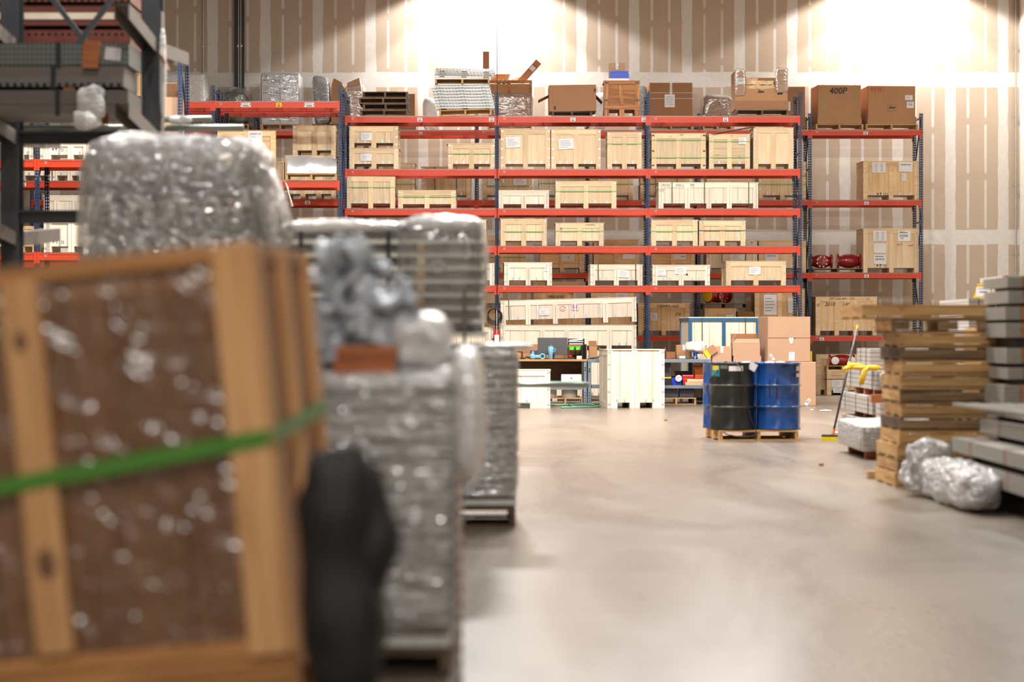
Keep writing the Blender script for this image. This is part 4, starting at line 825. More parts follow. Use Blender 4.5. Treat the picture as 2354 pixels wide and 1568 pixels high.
# ---------------------------------------------------------------- cable, coil and outlet on the post
xp = xF[3]
solo('power_cable', MB().tube([(0, 0, ZC), (0, 0, 7), (.004, -.006, 4), (0, 0, Z(700, YFR))], .007, 6), M['black'], 'black power cable dropping from the ceiling down the blue post', 'cable', (xp + .008, YFR - .03, 0), smooth=True)
t = MB()
for k in range(5):
    R = .12 + .011 * k; t.tube([(R * math.cos(a * PI / 16), -.012 * k, R * math.sin(a * PI / 16) - .01 * k) for a in range(33)], .009, 6, False)
solo('cable_coil', t, M['black'], 'coil of black cable hung on the blue post', 'cable', (xp - .05, YFR - .03, Z(724, YFR)), smooth=True)
t = thing('outlet_box', 'white power outlet box hanging in front of the blue post', 'outlet', (xp + .0, YFR - .06, Z(781, YFR)))
part('housing', MB().box(-.05, .05, -.05, 0, -.07, .1), M['white'], t, bevel=.006); part('back_plate', MB().box(-.065, .065, 0, .02, -.1, .2), M['red_plastic'], t); part('plug', MB().box(-.1, -.05, -.05, -.02, .0, .03), M['black'], t)
part('cord', MB().tube([(0, -.02, .1), (0, -.02, .5), (0, 0, .64)], .006, 6), M['white'], t); part('cord', MB().tube([(.04, -.04, -.02), (.3, -.06, -.14), (.7, -.1, -.26), (.9, -.1, -.36)], .004, 5), M['black'], t)

# ---------------------------------------------------------------- workbenches and what is on them
YD = 47.1; S = F / YD
def leg(t, x, y, h, w=.068):
    mb = MB().box(x - w / 2, x + w / 2, y, y + .004, 0, h).box(x - w / 2, x - w / 2 + .004, y, y + .07, 0, h).box(x + w / 2 - .004, x + w / 2, y, y + .07, 0, h)
    o = part('leg', mb, M['bench'], t); hm = MB()
    for k in range(4): hm.box(x - .008, x + .008, y - .001, y, .05 + k * .055, .08 + k * .055)
    for z in (h - .17, h - .125): hm.lathe([(.017, 0), (.017, .001)], 12, Matrix.Translation((x, y, z)) @ Matrix.Rotation(PI / 2, 4, 'X'))
    part('hole', hm, M['gap'], o)
zt = Z(826, YD); xa, xb = X(1068, YD), X(1350, YD)
d1 = thing('workbench', 'workbench with wooden top holding the monitor', 'workbench', (0, YD, 0))
part('top', MB().box(xa, xb, -.02, .76, zt - .04, zt), M['desk_top'], d1, bevel=.004)
for x in (xa + .04, xb - .04): leg(d1, x, 0, zt - .042); leg(d1, x, .68, zt - .042)
part('shelf', MB().box(xa + .08, xb - .08, .0, .74, Z(896, YD), Z(890, YD)), M['bench'], d1)
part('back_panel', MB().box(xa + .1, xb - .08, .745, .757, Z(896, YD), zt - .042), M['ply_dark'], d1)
part('backsplash', MB().box(X(1103, YD), X(1172, YD), .74, .755, zt, zt + .29).box(X(1173, YD), X(1348, YD), .74, .755, zt, zt + .29), M['ply'], d1)
part('side_board', MB().box(xb - .012, xb, .1, .7, zt, zt + .27), M['ply'], d1)
zu = Z(826, YD); xc2, xd2 = X(1351, YD), X(1632, YD)
d2 = thing('workbench', 'grey steel workbench with the vise and toolboxes', 'workbench', (0, YD, 0))
part('top', MB().box(xc2, xd2, -.01, .76, zu - .065, zu), M['bench'], d2, bevel=.004)
for x in (xc2 + .036, xd2 - .045): leg(d2, x, 0.001, zu - .067); leg(d2, x, .68, zu - .067)
part('shelf', MB().box(xc2 + .08, xd2 - .08, 0, .74, Z(893, YD), Z(886, YD)), M['bench'], d2)
Yd = YD + .2; z0 = zt + .001
t = thing('monitor', 'back of a grey computer monitor on the wooden workbench', 'monitor', (X(1270, Yd), Yd, z0))
part('screen', MB().box(-.29, .29, 0, .035, .085, .42), M['screen'], t, bevel=.006); part('stand', MB().box(-.04, .04, .035, .06, .01, .25).box(-.13, .13, -.02, .17, 0, .012), M['steel_dark'], t)
t = thing('tumbler', 'light blue tumbler with a straw in front of the monitor', 'tumbler', (X(1266, Yd), Yd - .16, z0))
part('body', MB().lathe([(.03, 0), (.038, .004), (.04, .1), (.052, .13), (.056, .235), (.05, .24)], 24), M['light_blue'], t, smooth=True); part('lid', MB().lathe([(.056, .236), (.058, .25), (.03, .256), (.001, .256)], 24), M['light_blue'], t, smooth=True)
part('handle', MB().tube([(.05, 0, .21), (.085, 0, .2), (.085, 0, .15), (.05, 0, .14)], .008, 8), M['light_blue'], t, smooth=True); part('straw', MB().tube([(-.0, 0, .25), (.004, 0, .3)], .005, 8), M['silver'], t)
t = thing('spray_gun', 'light blue hand tool lying beside the tumbler', 'tool', (X(1235, Yd), Yd - .15, z0))
part('body', MB().blob((-.09, 0, .055), (.055, .045, .055), 2, .008, 8, .7, 16, 10).blob((-.085, 0, .115), (.022, .03, .045), 2, .004, 8, .8, 12, 8).blob((.0, 0, .05), (.07, .035, .035), 3, .006, 9, .8, 16, 10), M['light_blue'], t, smooth=True)
part('handle', MB().tube([(.05 + .05 + .048 * math.cos(a * PI / 10), 0, .055 + .045 * math.sin(a * PI / 10)) for a in range(21)], .015, 8, False), M['light_blue'], t, smooth=True)
t = thing('tablet', 'dark tablet leaning behind the light blue tool', 'tablet', (X(1237, Yd), Yd - .02, z0), (-.2, 0, 0)); part('screen', MB().box(-.155, .155, 0, .01, 0, .17), M['black'], t, bevel=.003); part('rim', MB().box(-.16, .16, .002, .012, -.0, .175), M['screen'], t)
t = thing('tape_dispenser', 'orange and black desk tape dispenser near the bench left end', 'dispenser', (X(1193, Yd), Yd - .1, z0)); part('body', MB().box(-.06, .02, 0, .06, 0, .13), M['desk_top'], t, bevel=.008); part('arm', MB().box(-.08, .075, .01, .05, .13, .15).box(.045, .075, .01, .05, .03, .13).box(.01, .12, .01, .05, 0, .03), M['black'], t)
solo('cable_bundle', MB().tube([(.0 + .03 * math.cos(a * .9) + a * .004, .02 * math.sin(a * .7), .02 + .02 * math.sin(a * 1.3)) for a in range(24)], .005, 5), M['black'], 'small tangle of black cables beside the tape dispenser', 'cable', (X(1209, Yd), Yd - .05, z0 + .012), smooth=True)
solo('keyboard', MB().box(-.2, .2, 0, .13, 0, .02), M['steel_dark'], 'dark keyboard lying under the monitor', 'keyboard', (X(1296, Yd), Yd - .17, z0), bevel=.004)
solo('white_carton', MB().box(-.05, .05, 0, .05, 0, .066), M['white'], 'tiny white box at the right end of the keyboard', 'box', (X(1331, Yd), Yd - .19, z0), bevel=.003)
t = thing('document_tray', 'black stacked document trays right of the monitor', 'tray', (X(1325, Yd), Yd + .05, z0)); 
for i, zz in enumerate((.03, .17, .28, .35)): part('tray', MB().box(-.16, .16, 0, .3, zz, zz + .008).box(-.16, .16, .29, .3, zz, zz + .05).box(.155, .16, 0, .3, zz, zz + .05), M['black'], t)
part('frame', MB().box(-.16, -.15, .28, .3, 0, .4).box(.15, .16, .28, .3, 0, .4).box(-.16, -.15, .0, .02, 0, .16).box(.15, .16, .0, .02, 0, .4), M['black'], t)
solo('papers', MB().box(-.14, .13, 0, .24, 0, .03), M['paper'], 'sheaf of papers in the top document tray', 'papers', (X(1325, Yd), Yd + .06, z0 + .36), (0, -.1, 0)); solo('papers', MB().box(-.14, .13, 0, .24, 0, .02), M['paper'], 'sheaf of papers in the second document tray', 'papers', (X(1325, Yd), Yd + .05, z0 + .289))
for i, dx in enumerate((-.075, .055)):
    t = solo('tape_roll', MB().lathe([(.025, 0), (.055, 0), (.055, .065), (.025, .065)], 24), M['lime'], ('left', 'right')[i] + ' bright green tape roll in the document tray', 'tape', (X(1323, Yd) + dx, Yd + .1, z0 + .179), group='green tape rolls')
t = solo('tape_roll', MB().lathe([(.02, 0), (.045, 0), (.045, .04), (.02, .04)], 20), M['red_plastic'], 'small red tape roll on the lowest document tray', 'tape', (X(1311, Yd), Yd + .08, z0 + .04))
solo('twig_bunch', MB().tube([(0, 0, 0), (0, .0, .27)], .03, 8).tube([(.07, 0, 0), (.06, 0, .29)], .022, 8), M['black'], 'dark cable bundle standing between trays and side board', 'cable', (X(1339, Yd), Yd + .0, z0))
carton(1354, 1373, 797, YD + .2, zu + .002, 'small open cardboard box at the left end of the steel workbench', depth=.25, tape=False, mat='card', flaps=[('b', .14, .9), ('r', .12, -.5)])
solo('loose_tools', MB().box(-.1, .02, 0, .03, 0, .02).tube([(-.05, .05, .02), (.12, .02, .03)], .012, 8).tube([(.1, .0, .01), (.14, .05, .1)], .008, 6), M['black'], 'few dark hand tools in front of the small open box', 'tool', (X(1363, YD), YD + .05, zu + .002))
# under the wooden bench
zs = Z(890, YD) + .002
t = thing('computer', 'white box-shaped computer on the lower shelf of the wooden bench', 'computer', (X(1314, YD), YD + .12, zs)); part('case', MB().box(-.2, .2, 0, .4, 0, .245), M['white'], t, bevel=.01); part('badge', MB().lathe([(.014, 0), (.014, .002)], 16, Matrix.Rotation(PI / 2, 4, 'X') @ Matrix.Translation((0, .17, .0))), M['screen'], t)
pallet(X(1300, YD), YD + .1, 0, .68, .6, 'small pallet under the white spools below the wooden bench', h=.13)
for i, (px, r) in enumerate(((1310, .155), (1265, .13))): solo('film_spool', MB().lathe([(.04, 0), (r, 0), (r, .17), (.04, .17)], 32), M['white'], ('right', 'left')[i] + ' white film spool under the wooden bench', 'spool', (X(px, YD), YD + .3, .132), group='white film spools', smooth=False, bevel=.004)
solo('yellow_tape', MB().lathe([(.02, 0), (.04, 0), (.04, .03), (.02, .03)], 16), M['yellow'], 'small yellow roll on the wooden bench lower shelf', 'tape', (X(1277, YD), YD + .1, zs))
for i, (p, q) in enumerate((((1262, 930), (1385, 928)), ((1296, 924), (1365, 930)), ((1296, 925), (1320, 934)), ((1290, 936), (1380, 934)), ((1198, 929), (1262, 931)))):
    y0, y1 = F * (H - .025) / (p[1] - VY), F * (H - .025) / (q[1] - VY)
    solo('green_rod', MB().tube([(X(p[0], y0), y0, .018), (X(q[0], y1), y1, .018)], .016, 8), M['pipe_green'], ('long green rod lying along the floor before the wooden bench', 'green rod crossing in front of the spool pallet', 'short slanted green rod on the floor by the spool pallet', 'nearest green rod on the floor left of the big white crate', 'green rod on the floor seen through the small white crate')[i], 'rod', group='green rods on the floor', smooth=True)
# on and under the steel bench
Yd = YD + .1; z0 = zu + .002
carton(1555, 1589, 793, YD + .35, z0, 'plain cardboard box behind the cloth-covered vise', depth=.3, tape=True, mat='card')
carton(1532, 1552, 809, YD + .2, z0, 'small open cardboard box at the edge of the white crate', depth=.25, tape=False, mat='card_edge', flaps=[('l', .1, 1.2)], open_=True)
t = thing('bench_vise', 'blue bench vise under the white cloth', 'vise', (X(1599, Yd), Yd, z0)); part('body', MB().box(-.05, .05, 0, .2, 0, .05).box(-.035, .035, .02, .16, .05, .13).box(-.05, .05, -.02, .06, .1, .17), M['vise'], t, bevel=.01); part('handle', MB().tube([(.0, -.04, .1), (-.03, -.06, -.1)], .008, 8), M['silver'], t, smooth=True)
solo('white_cloth', MB().blob((0, 0, 0), (.19, .14, .1), 4, .07, 5.5, .7, 48, 30), M['cloth'], 'crumpled white cloth bag draped over the blue vise', 'cloth', (X(1599, Yd), Yd + .08, z0 + .25), smooth=True)
solo('paper_roll', MB().tube([(-.06, 0, 0), (.05, -.03, 0)], .03, 16), M['white'], 'white paper roll lying on the steel bench', 'paper roll', (X(1569, Yd), Yd - .05, z0 + .031))
solo('red_pliers', MB().tube([(-.08, 0, .01), (.0, .02, .012), (.08, -.01, .03)], .008, 6).tube([(-.08, .03, .01), (0, .02, .012), (.09, .04, .02)], .008, 6), M['red_plastic'], 'red-handled pliers on the steel bench', 'tool', (X(1540, Yd), Yd - .02, z0))
solo('wood_block', MB().box(-.045, .045, 0, .05, 0, .09), M['tan_x'], 'small upright wooden block right of the vise', 'block', (X(1615, Yd), Yd - .06, z0))
zs = Z(886, YD) + .002
t = thing('tote_bin', 'dark grey bin with a rim beside the white crate on the bench shelf', 'bin', (X(1533, Yd), Yd + .1, zs + .17)); part('body', MB().prism([(-.1, 0), (.05, 0), (.075, .27), (-.1, .27)][::-1], 0, .2), M['grey_plastic'], t); part('rim', MB().box(-.1, .085, -.01, .21, .18, .27), M['grey_plastic'], t)
solo('yellow_case', MB().box(-.1, .08, 0, .3, .0, .165), M['black'], 'black case with a yellow edge under the dark grey bin', 'case', (X(1533, Yd), Yd + .04, zs)); 
part('edge', MB().box(-.1, .085, -.006, 0, .13, .16), M['yellow'], bpy.data.objects['yellow_case'])
t = thing('storage_bin', 'blue bin holding a white wrapped reel on the bench shelf', 'bin', (X(1556, Yd), Yd, zs)); part('body', MB().prism([(-.085, 0), (.085, 0), (.105, .145), (-.105, .145)][::-1], 0, .2), M['bin_blue'], t)
part('reel', MB().lathe([(.02, 0), (.065, .0), (.065, .06), (.02, .06)], 20, Matrix.Translation((.03, -.004, .135)) @ Matrix.Rotation(PI / 2, 4, 'X')), M['film_thick'], t, 'white reel')
solo('black_tray', MB().prism([(-.14, 0), (.14, 0), (.16, .1), (-.16, .1)][::-1], 0, .15), M['steel_dark'], 'black organizer tray behind the blue bin and red toolbox', 'tray', (X(1572, Yd), Yd + .36, zs + .17)); solo('black_case', MB().box(-.2, .2, 0, .2, 0, .17), M['black'], 'black flat case supporting the black organizer tray', 'case', (X(1570, Yd), Yd + .34, zs))
t = thing('toolbox', 'bright red toolbox on the bench shelf', 'toolbox', (X(1582, Yd), Yd + .04, zs)); part('body', MB().box(-.105, .105, 0, .25, 0, .13), M['red_plastic'], t, bevel=.01); part('lid', MB().box(-.115, .115, -.01, .26, .13, .2), M['red_plastic'], t, bevel=.015)
t = thing('toolbox', 'orange storage case on a red base at the shelf right end', 'toolbox', (X(1609, Yd), Yd + .12, zs)); part('base', MB().box(-.1, .1, 0, .25, 0, .16), M['red_plastic'], t, bevel=.01); part('case', MB().box(-.09, .1, 0.01, .24, .16, .37), M['orange'], t, bevel=.02); part('latch', MB().box(-.06, .06, 0, .012, .22, .3), M['orange'], t, bevel=.004)
for i in range(2): solo('wood_offcut', MB().box(-.19 + .04 * i, .19, 0, .08, 0, .06), M['tan_x'], ('lower', 'upper')[i] + ' wooden offcut in front of the orange case', 'wood offcut', (X(1598, YD), YD + .012, zs + .062 * i), group='offcuts on the bench shelf')
pallet(X(1555, YD), YD + .05, 0, .78, .6, 'pallet of dark plastic mats below the steel bench', h=.13)
for c in range(2):
    for i in range(5): solo('plastic_mat', MB().box(-.14, .14, 0, .4, 0, .034), M['grey_plastic'], ordn[i] + ' dark plastic mat from the bottom, %s stack under the steel bench' % ('left', 'right')[c], 'mat', (X(1542 + 37 * c, YD) + .008 * (i % 2), YD + .1, .132 + i * .036), group='dark mats under the steel bench')

# ---------------------------------------------------------------- crates and cartons standing on the floor
YC = F * H / (938 - VY)
t = crate(1396, 1528, 803, YC, 0, 'big whitish crate standing on the floor between the benches', depth=1.05, mids=(.475,), wd='white', rot=.06, rail=False, sk=.1, blk=((.07, .175), (.39, .57), (.79, .93)))
crate(1386, 1512, 803, YC + 1.1, 0, 'second big whitish crate right behind the one between the benches', depth=.85, mids=(.475,), wd='white', rot=.05, rail=True, sk=.1)
crate(1128, 1265, 850, YC - .1, 0, 'low whitish crate on the floor before the wooden bench', depth=.9, mids=(), wd='white', sk=.1, blk=((0, .42), (.66, .93)))
YB2 = 47.95; x0, x1 = X(1582, YB2), X(1747, YB2); w_ = x1 - x0; h = Z(731, YB2)
t = thing('framed_crate', 'tall pale crate with a blue steel frame behind the steel bench', 'crate', ((x0 + x1) / 2, YB2, 0), .09); a, b = -w_ / 2, w_ / 2
part('panel', MB().box(a + .02, b - .02, .02, 1.1, .1, h - .03), M['white_panel'], t)
bl = MB()
for u in (a, (a + b) / 2 - .04, b - .07): bl.box(u, u + .07, 0, .04, 0, h)
bl.box(a, b, -.004, .04, h - .07, h).box(a, a + .04, .04, 1.1, h - .07, h).box(b - .04, b, .04, 1.1, h - .07, h).box(a, b, 0, .04, .05, .12).box(a, a + .03, .04, 1.1, .9, .95).box(a, a + .05, 1.05, 1.1, 0, h)
part('frame', bl, plain('frame_blue', sr(56, 104, 140), .4), t)
for u in (.19, .8): part('strap', MB().box(a + w_ * u - .008, a + w_ * u + .008, -.012, -.006, .1, h + .006), M['strap_dark'], t)
part('lid', MB().box(a, b, 0, 1.1, h, h + .02), M['white_x'], t)
YX = 46.2
carton(1757, 1876, 832, YX, 0, 'large closed pinkish carton on the floor, lower of the tall pair', depth=.9, mat='card_pink', tape=False, papers=[(.84, .09, .06, .14, 'bar', .6)], rot=.02)
t = carton(1764, 1864, 728, YX + .02, Z(832, YX) + .002, 'large taped pinkish carton, upper of the tall pair beside the barrels', depth=.85, mat='card_pink', tape=False, papers=[(.1, .1, .05, .13, 'bar', -.6), (.56, .12, .11, .16)], rot=.12)
part('tape', MB().blob((.04, -.004, .6), (.05, .006, .26), 3, .008, 9, .5, 12, 16), M['film_thick'], t, smooth=True); part('slot', MB().box(-.02, .12, -.002, 0, .44, .46), M['gap'], t)
part('front_flap', MB().box(-.41, .41, -.012, -.002, .46, .86), M['card_pink'], t)
solo('yellow_level', MB().box(-.018, .018, 0, .04, 0, .2), M['yellow'], 'yellow tool end standing behind the tall carton pair', 'tool', (X(1869, YX), YX + .3, Z(832, YX) + .002))
base = carton(1636, 1752, 834, YX + .0, 0, 'wide carton on the floor behind the drums, carrying smaller cartons', depth=.7, mat='card_pink', tape=False)
zb = Z(834, YX) + .002
carton(1637, 1682, 796, YX + .05, zb, 'carton with pale panel behind the black drum', depth=.4, mat='card_pink', tape=True)
carton(1686, 1750, 818, YX + .05, zb, 'flat carton under the open flapped carton', depth=.5, mat='card_pink', tape=False)
carton(1684, 1747, 789, YX + .06, Z(818, YX + .05) + .002, 'open carton with raised flaps behind the drums', depth=.42, mat='card_pink', tape=False, flaps=[('b', .2, 1.1), ('l', .18, 1.9), ('f', .1, 2.2)], open_=True)
t = thing('small_carton', 'small tilted carton with a yellow label above the black drum', 'box', (X(1634, YX), YX + .0, zb + .2), (0, -.6, 0)); part('body', MB().box(-.12, .12, 0, .2, -.06, .09), M['card'], t); part('label', MB().box(-.12, -.04, -.004, 0, -.06, .09), M['yellow'], t, 'yellow label')

# ---------------------------------------------------------------- drums on their pallet
YP = 31.35; rt = .07
pl = pallet(X(1745, YP), YP, 0, 1.03, 1.22, 'pallet carrying the black and blue steel drums', rot=rt, h=.13)
R_ = Matrix.Rotation(rt, 3, 'Z'); org = Vector((X(1745, YP), YP, 0))
prof = [(.01, .012), (.285, .012), (.292, 0), (.294, .018), (.286, .03), (.286, .28), (.289, .287), (.297, .295), (.297, .305), (.289, .313), (.286, .32), (.286, .56), (.289, .567), (.297, .575), (.297, .585), (.289, .593), (.286, .6), (.286, .85), (.294, .862), (.294, .878), (.286, .88), (.283, .862), (.01, .862)]
def drum(lx, ly, mat, label, dent=None):
    p = org + R_ @ Vector((lx, ly, 0)); t = thing('steel_drum', label, 'drum', (p.x, p.y, .133), rt, 'steel drums on the pallet')
    mb = MB().lathe(prof[:-3], 48)
    if dent: mb.v = [(x * (1 - dent * max(0, 1 - ((x - .07) ** 2 + (z - .8) ** 2) / .03)) if y < 0 else x, y + (.14 * math.exp(-((x - .07) ** 2) / .008 - ((z - .84) ** 2) / .006) + .08 * math.exp(-((x - .2) ** 2) / .006 - ((z - .6) ** 2) / .012) if y < 0 else 0), z - (.035 * math.exp(-((x - .07) ** 2) / .006) if y < 0 and z > .84 else 0)) for x, y, z in mb.v]
    part('body', mb, M[mat], t, smooth=True)
    for z in (.3, .58): part('hoop', MB().lathe([(.296, z - .011), (.301, z - .007), (.303, z), (.301, z + .007), (.296, z + .011)], 48), M[mat + '_hoop'], t, smooth=True)
    part('lid', MB().lathe([(.283, .858), (.28, .864), (.01, .864)], 40), M['drum_top'], t); part('bung', MB().lathe([(.035, .864), (.035, .88), (.01, .88)], 14, Matrix.Translation((.14, .1, 0))), M['drum_top'], t)
    return t
D1 = drum(-.306, .3, 'drum_black', 'dirty black steel drum at the front of the pallet')
D2 = drum(.306, .3, 'drum_blue', 'blue steel drum with a dented rim at the front of the pallet', .05)
D3 = drum(-.306, .912, 'drum_blue', 'blue steel drum mostly hidden behind the black drum')
D4 = drum(.306, .912, 'drum_blue', 'blue steel drum hidden behind the dented blue drum')
def on_drum(t, a0, a1, z0, z1, mat, name, label=None, skew=0):       # curved sticker on the drum wall
    mb = MB(); n = 8; r = .2885; vs = []
    for i in range(n + 1):
        a = a0 + (a1 - a0) * i / n
        for z in (z0, z1): vs.append((r * math.sin(a), -r * math.cos(a), z + skew * i / n))
    mb.add(vs, [(2 * i, 2 * i + 2, 2 * i + 3, 2 * i + 1) for i in range(n)]); mb.add([(x * 1.004, y * 1.004, z) for x, y, z in vs], [(2 * i, 2 * i + 2, 2 * i + 3, 2 * i + 1) for i in range(n)])
    return part(name, mb, M[mat], t, label)
on_drum(D1, -1.35, -.75, .7, .84, 'teal', 'sticker', 'teal and yellow sticker'); on_drum(D1, -1.2, -.8, .78, .84, 'yellow', 'sticker', 'yellow sticker edge')
on_drum(D1, -.3, .35, .77, .835, 'paper', 'label', 'white paper label'); on_drum(D1, -.7, -.36, .8, .845, 'galv_dark', 'label')
o = part('tag', MB().box(-.06, .06, -.004, 0, -.05, .05), M['paper'], D1, 'white card hanging over the rim'); o.location = (.23, -.21, .83); o.rotation_euler = (0, .5, 0)
on_drum(D2, .75, 1.1, .77, .83, 'tan_x', 'label', 'tan label'); on_drum(D2, .75, 1.05, .69, .74, 'tan_x', 'label', 'tan label'); on_drum(D2, -.28, -.21, .4, .66, 'drum_black', 'drip', 'black drip'); on_drum(D2, -.6, -.56, .42, .66, 'drum_black', 'drip', 'black drip')
for i, (lx, ly) in enumerate(((-.12, .3), (.18, .22), (.34, .3))): 
    p = org + R_ @ Vector((lx, ly, 0)); solo('paper_scrap', MB().blob((0, 0, .012), (.07, .05, .012), i, .012, 9, .8, 14, 8), M['paper'], ('crumpled paper scrap on the black drum lid', 'crumpled paper scrap on the blue drum lid, left', 'crumpled paper scrap on the blue drum lid, right')[i], 'paper', (p.x, p.y, .133 + .866), smooth=True)
def W(lx, ly, z): p = org + R_ @ Vector((lx, ly, 0)); return (p.x, p.y, z)
solo('strap', MB().tube([W(-.42, .2, 1.02), W(-.3, .0, 1.0), W(-.24, -.035, .95), W(-.18, -.04, .6), W(-.12, -.045, .3), W(-.06, -.05, .16), W(-.04, -.06, .1), W(-.1, -.07, .06), W(-.25, -.06, .05), W(-.42, -.02, .08), W(-.46, .02, .11)], .008, 8), M['black'], 'black strap hanging down the front of the black drum', 'strap', smooth=True)
solo('strap', MB().tube([W(-.52, .1, .92), W(-.62, .1, .8), W(-.66, .15, .68), W(-.62, .2, .56), W(-.615, .3, .42)], .007, 8), M['black'], 'dark looped strap at the left side of the black drum', 'strap', smooth=True)

# ---------------------------------------------------------------- broom, litter
Yb = F * H / (1014 - VY); bx, by = X(1909, Yb), Yb
t = thing('push_broom', 'push broom with a yellow head leaning against the strapped bundles', 'broom', (bx, by, 0))
part('head', MB().box(-.11, .11, -.05, .03, .05, .085, Matrix.Rotation(-.25, 4, 'Z')), M['black'], t, bevel=.006); part('bristles', MB().prism([(-.115, 0), (.115, 0), (.105, .055), (-.105, .055)][::-1], -.075, .01, Matrix.Rotation(-.25, 4, 'Z')), M['broom_yellow'], t)
top = Vector((X(1987, Yb) - bx, .6, 1.4 + (765 - 748) * (Yb + .6) / F)); b0 = Vector((.03, 0, .08)); dv = top - b0
part('ferrule', MB().tube([b0, b0 + dv * .045], .022, 10), M['orange'], t); part('pole', MB().tube([b0 + dv * .04, b0 + dv * .98], .0135, 10), M['broom_pole'], t, smooth=True); part('grip', MB().tube([b0 + dv * .56, b0 + dv * .66], .018, 10), M['broom_yellow'], t, smooth=True); part('tip', MB().tube([b0 + dv * .97, b0 + dv], .016, 10), M['yellow'], t)
def litter(px, py, r, label, mat='paper', s=1):
    y = F * H / (py - VY); return solo('paper_scrap', MB().blob((0, 0, .012), (r, r * .7, .014), s, .015, 9, .8, 16, 8), M[mat], label, 'litter', (X(px, y), y, 0.002), smooth=True)
litter(1897, 946, .11, 'white crumpled film scrap on the floor left of the broom'); litter(1866, 944, .03, 'tiny white scrap on the floor beside the crumpled film', s=2); litter(1530, 967, .03, 'tiny reddish scrap on the floor before the whitish crate', 'tape_curl', 3)
litter(1888, 1071, .025, 'tiny rust-coloured scrap on the floor before the broom', 'tape_curl', 4); litter(1921, 997, .05, 'flat white scrap on the floor behind the broom head', s=5); litter(2095, 1128, .03, 'orange scrap by the pallet stack foot', 'orange', 6)
# ---------------------------------------------------------------- right side: pallets, bundles of channel, film roll
def bundle(label, x0, x1, y0, y1, z0, z1, layers=5, mat='block_grey', seg=None, axis=1, straps=(), group=None, cat='bundle', rot=0, strapm='block_wood', tie=.004, name='channel_bundle'):
    cx, cy = (x0 + x1) / 2, (y0 + y1) / 2; a, b = (x1 - x0) / 2, (y1 - y0) / 2; h = z1 - z0
    t = thing(name, label, cat, (cx, cy, z0), rot, group); mb = MB(); p = h / layers; g = p * .1
    L = 2 * (b if axis == 1 else a); ns = max(1, int(L / seg)) if seg else 1; sg = L / ns
    for k in range(layers):
        for i in range(ns):
            u0, u1 = -L / 2 + i * sg + (.006 if seg else 0), -L / 2 + (i + 1) * sg - (.006 if seg else 0)
            if axis == 1: mb.box(-a, a, u0, u1, k * p + g / 2, (k + 1) * p - g / 2)
            else: mb.box(u0, u1, -b, b, k * p + g / 2, (k + 1) * p - g / 2)
    part('channels', mb, M[mat], t); part('shade_core', MB().box(-a + .012, a - .012, -b + .012, b - .012, .004, h - .004), M['gap'], t)  # dark inner box paints the shade in the gaps between channels
    for s in straps:
        if axis == 1: y = -b + 2 * b * s; part('strap', MB().box(-a - tie, a + tie, y - .012, y + .012, h, h + tie).box(-a - tie, -a, y - .012, y + .012, 0, h).box(a, a + tie, y - .012, y + .012, 0, h), M[strapm], t)
        else: x = -a + 2 * a * s; part('strap', MB().box(x - .012, x + .012, -b - tie, b + tie, h, h + tie).box(x - .012, x + .012, -b - tie, -b, 0, h).box(x - .012, x + .012, b, b + tie, 0, h), M[strapm], t)
    return t
def blocks(xs, y0, y1, z0, z1, label, group, mat='block_wood'):
    for i, x in enumerate(xs): solo('spacer_block', MB().box(-.06, .06, 0, y1 - y0, 0, z1 - z0), M[mat], label % ordn[i] if '%' in label else label, 'block', (x, y0, z0), group=group)
# stack of pallets
rnd = random.Random(5); Yp = 21.9; ph = 1.655 / 13; mats3 = [('pallet', 'pallet_y'), ('pallet_grey', 'pallet_y'), ('pallet', 'pallet_y'), ('pallet', 'pallet_y'), ('pallet_grey', 'pallet_dark')]
x_l = [2057, 2063, 2062, 2066, 2069, 2072, 2068, 2070, 2072, 2070, 2068, 2050, 1980]
for i in range(13):
    w_ = .96 if i < 11 else (1.0 if i == 11 else 1.22); x0 = X(x_l[i], Yp); n = 13 - i
    t = pallet(x0 + w_ / 2, Yp + rnd.uniform(-.02, .02), i * ph, w_, 1.05, ('topmost pallet, jutting out to the left, of the tall pallet stack' if n == 1 else ordn[n - 1] + ' pallet from the top of the tall pallet stack'), rot=rnd.uniform(-.01, .03) + (.06 if i == 12 else 0), h=ph - .001, mats=mats3[i % 5], group='pallets in the tall stack')
    for q in (((-w_ / 2, w_ / 2),) if i != 11 else ((-w_ / 2, -w_ / 2 + .16), (-.08, .1), (w_ / 2 - .2, w_ / 2))): part('front_board', MB().box(q[0], q[1], -.016, -.001, ph * .2, ph * .8), M[mats3[i % 5][0]], t)
for i in range(11):
    pallet(X(2262, 23.6) + .48, 23.5, i * .132, 1.0, 1.0, ordn[10 - i] + ' pallet from the top of the shorter stack behind the tall pallet stack', rot=rnd.uniform(-.02, .03), h=.131, mats=mats3[(i + 2) % 5], group='pallets in the shorter stack')
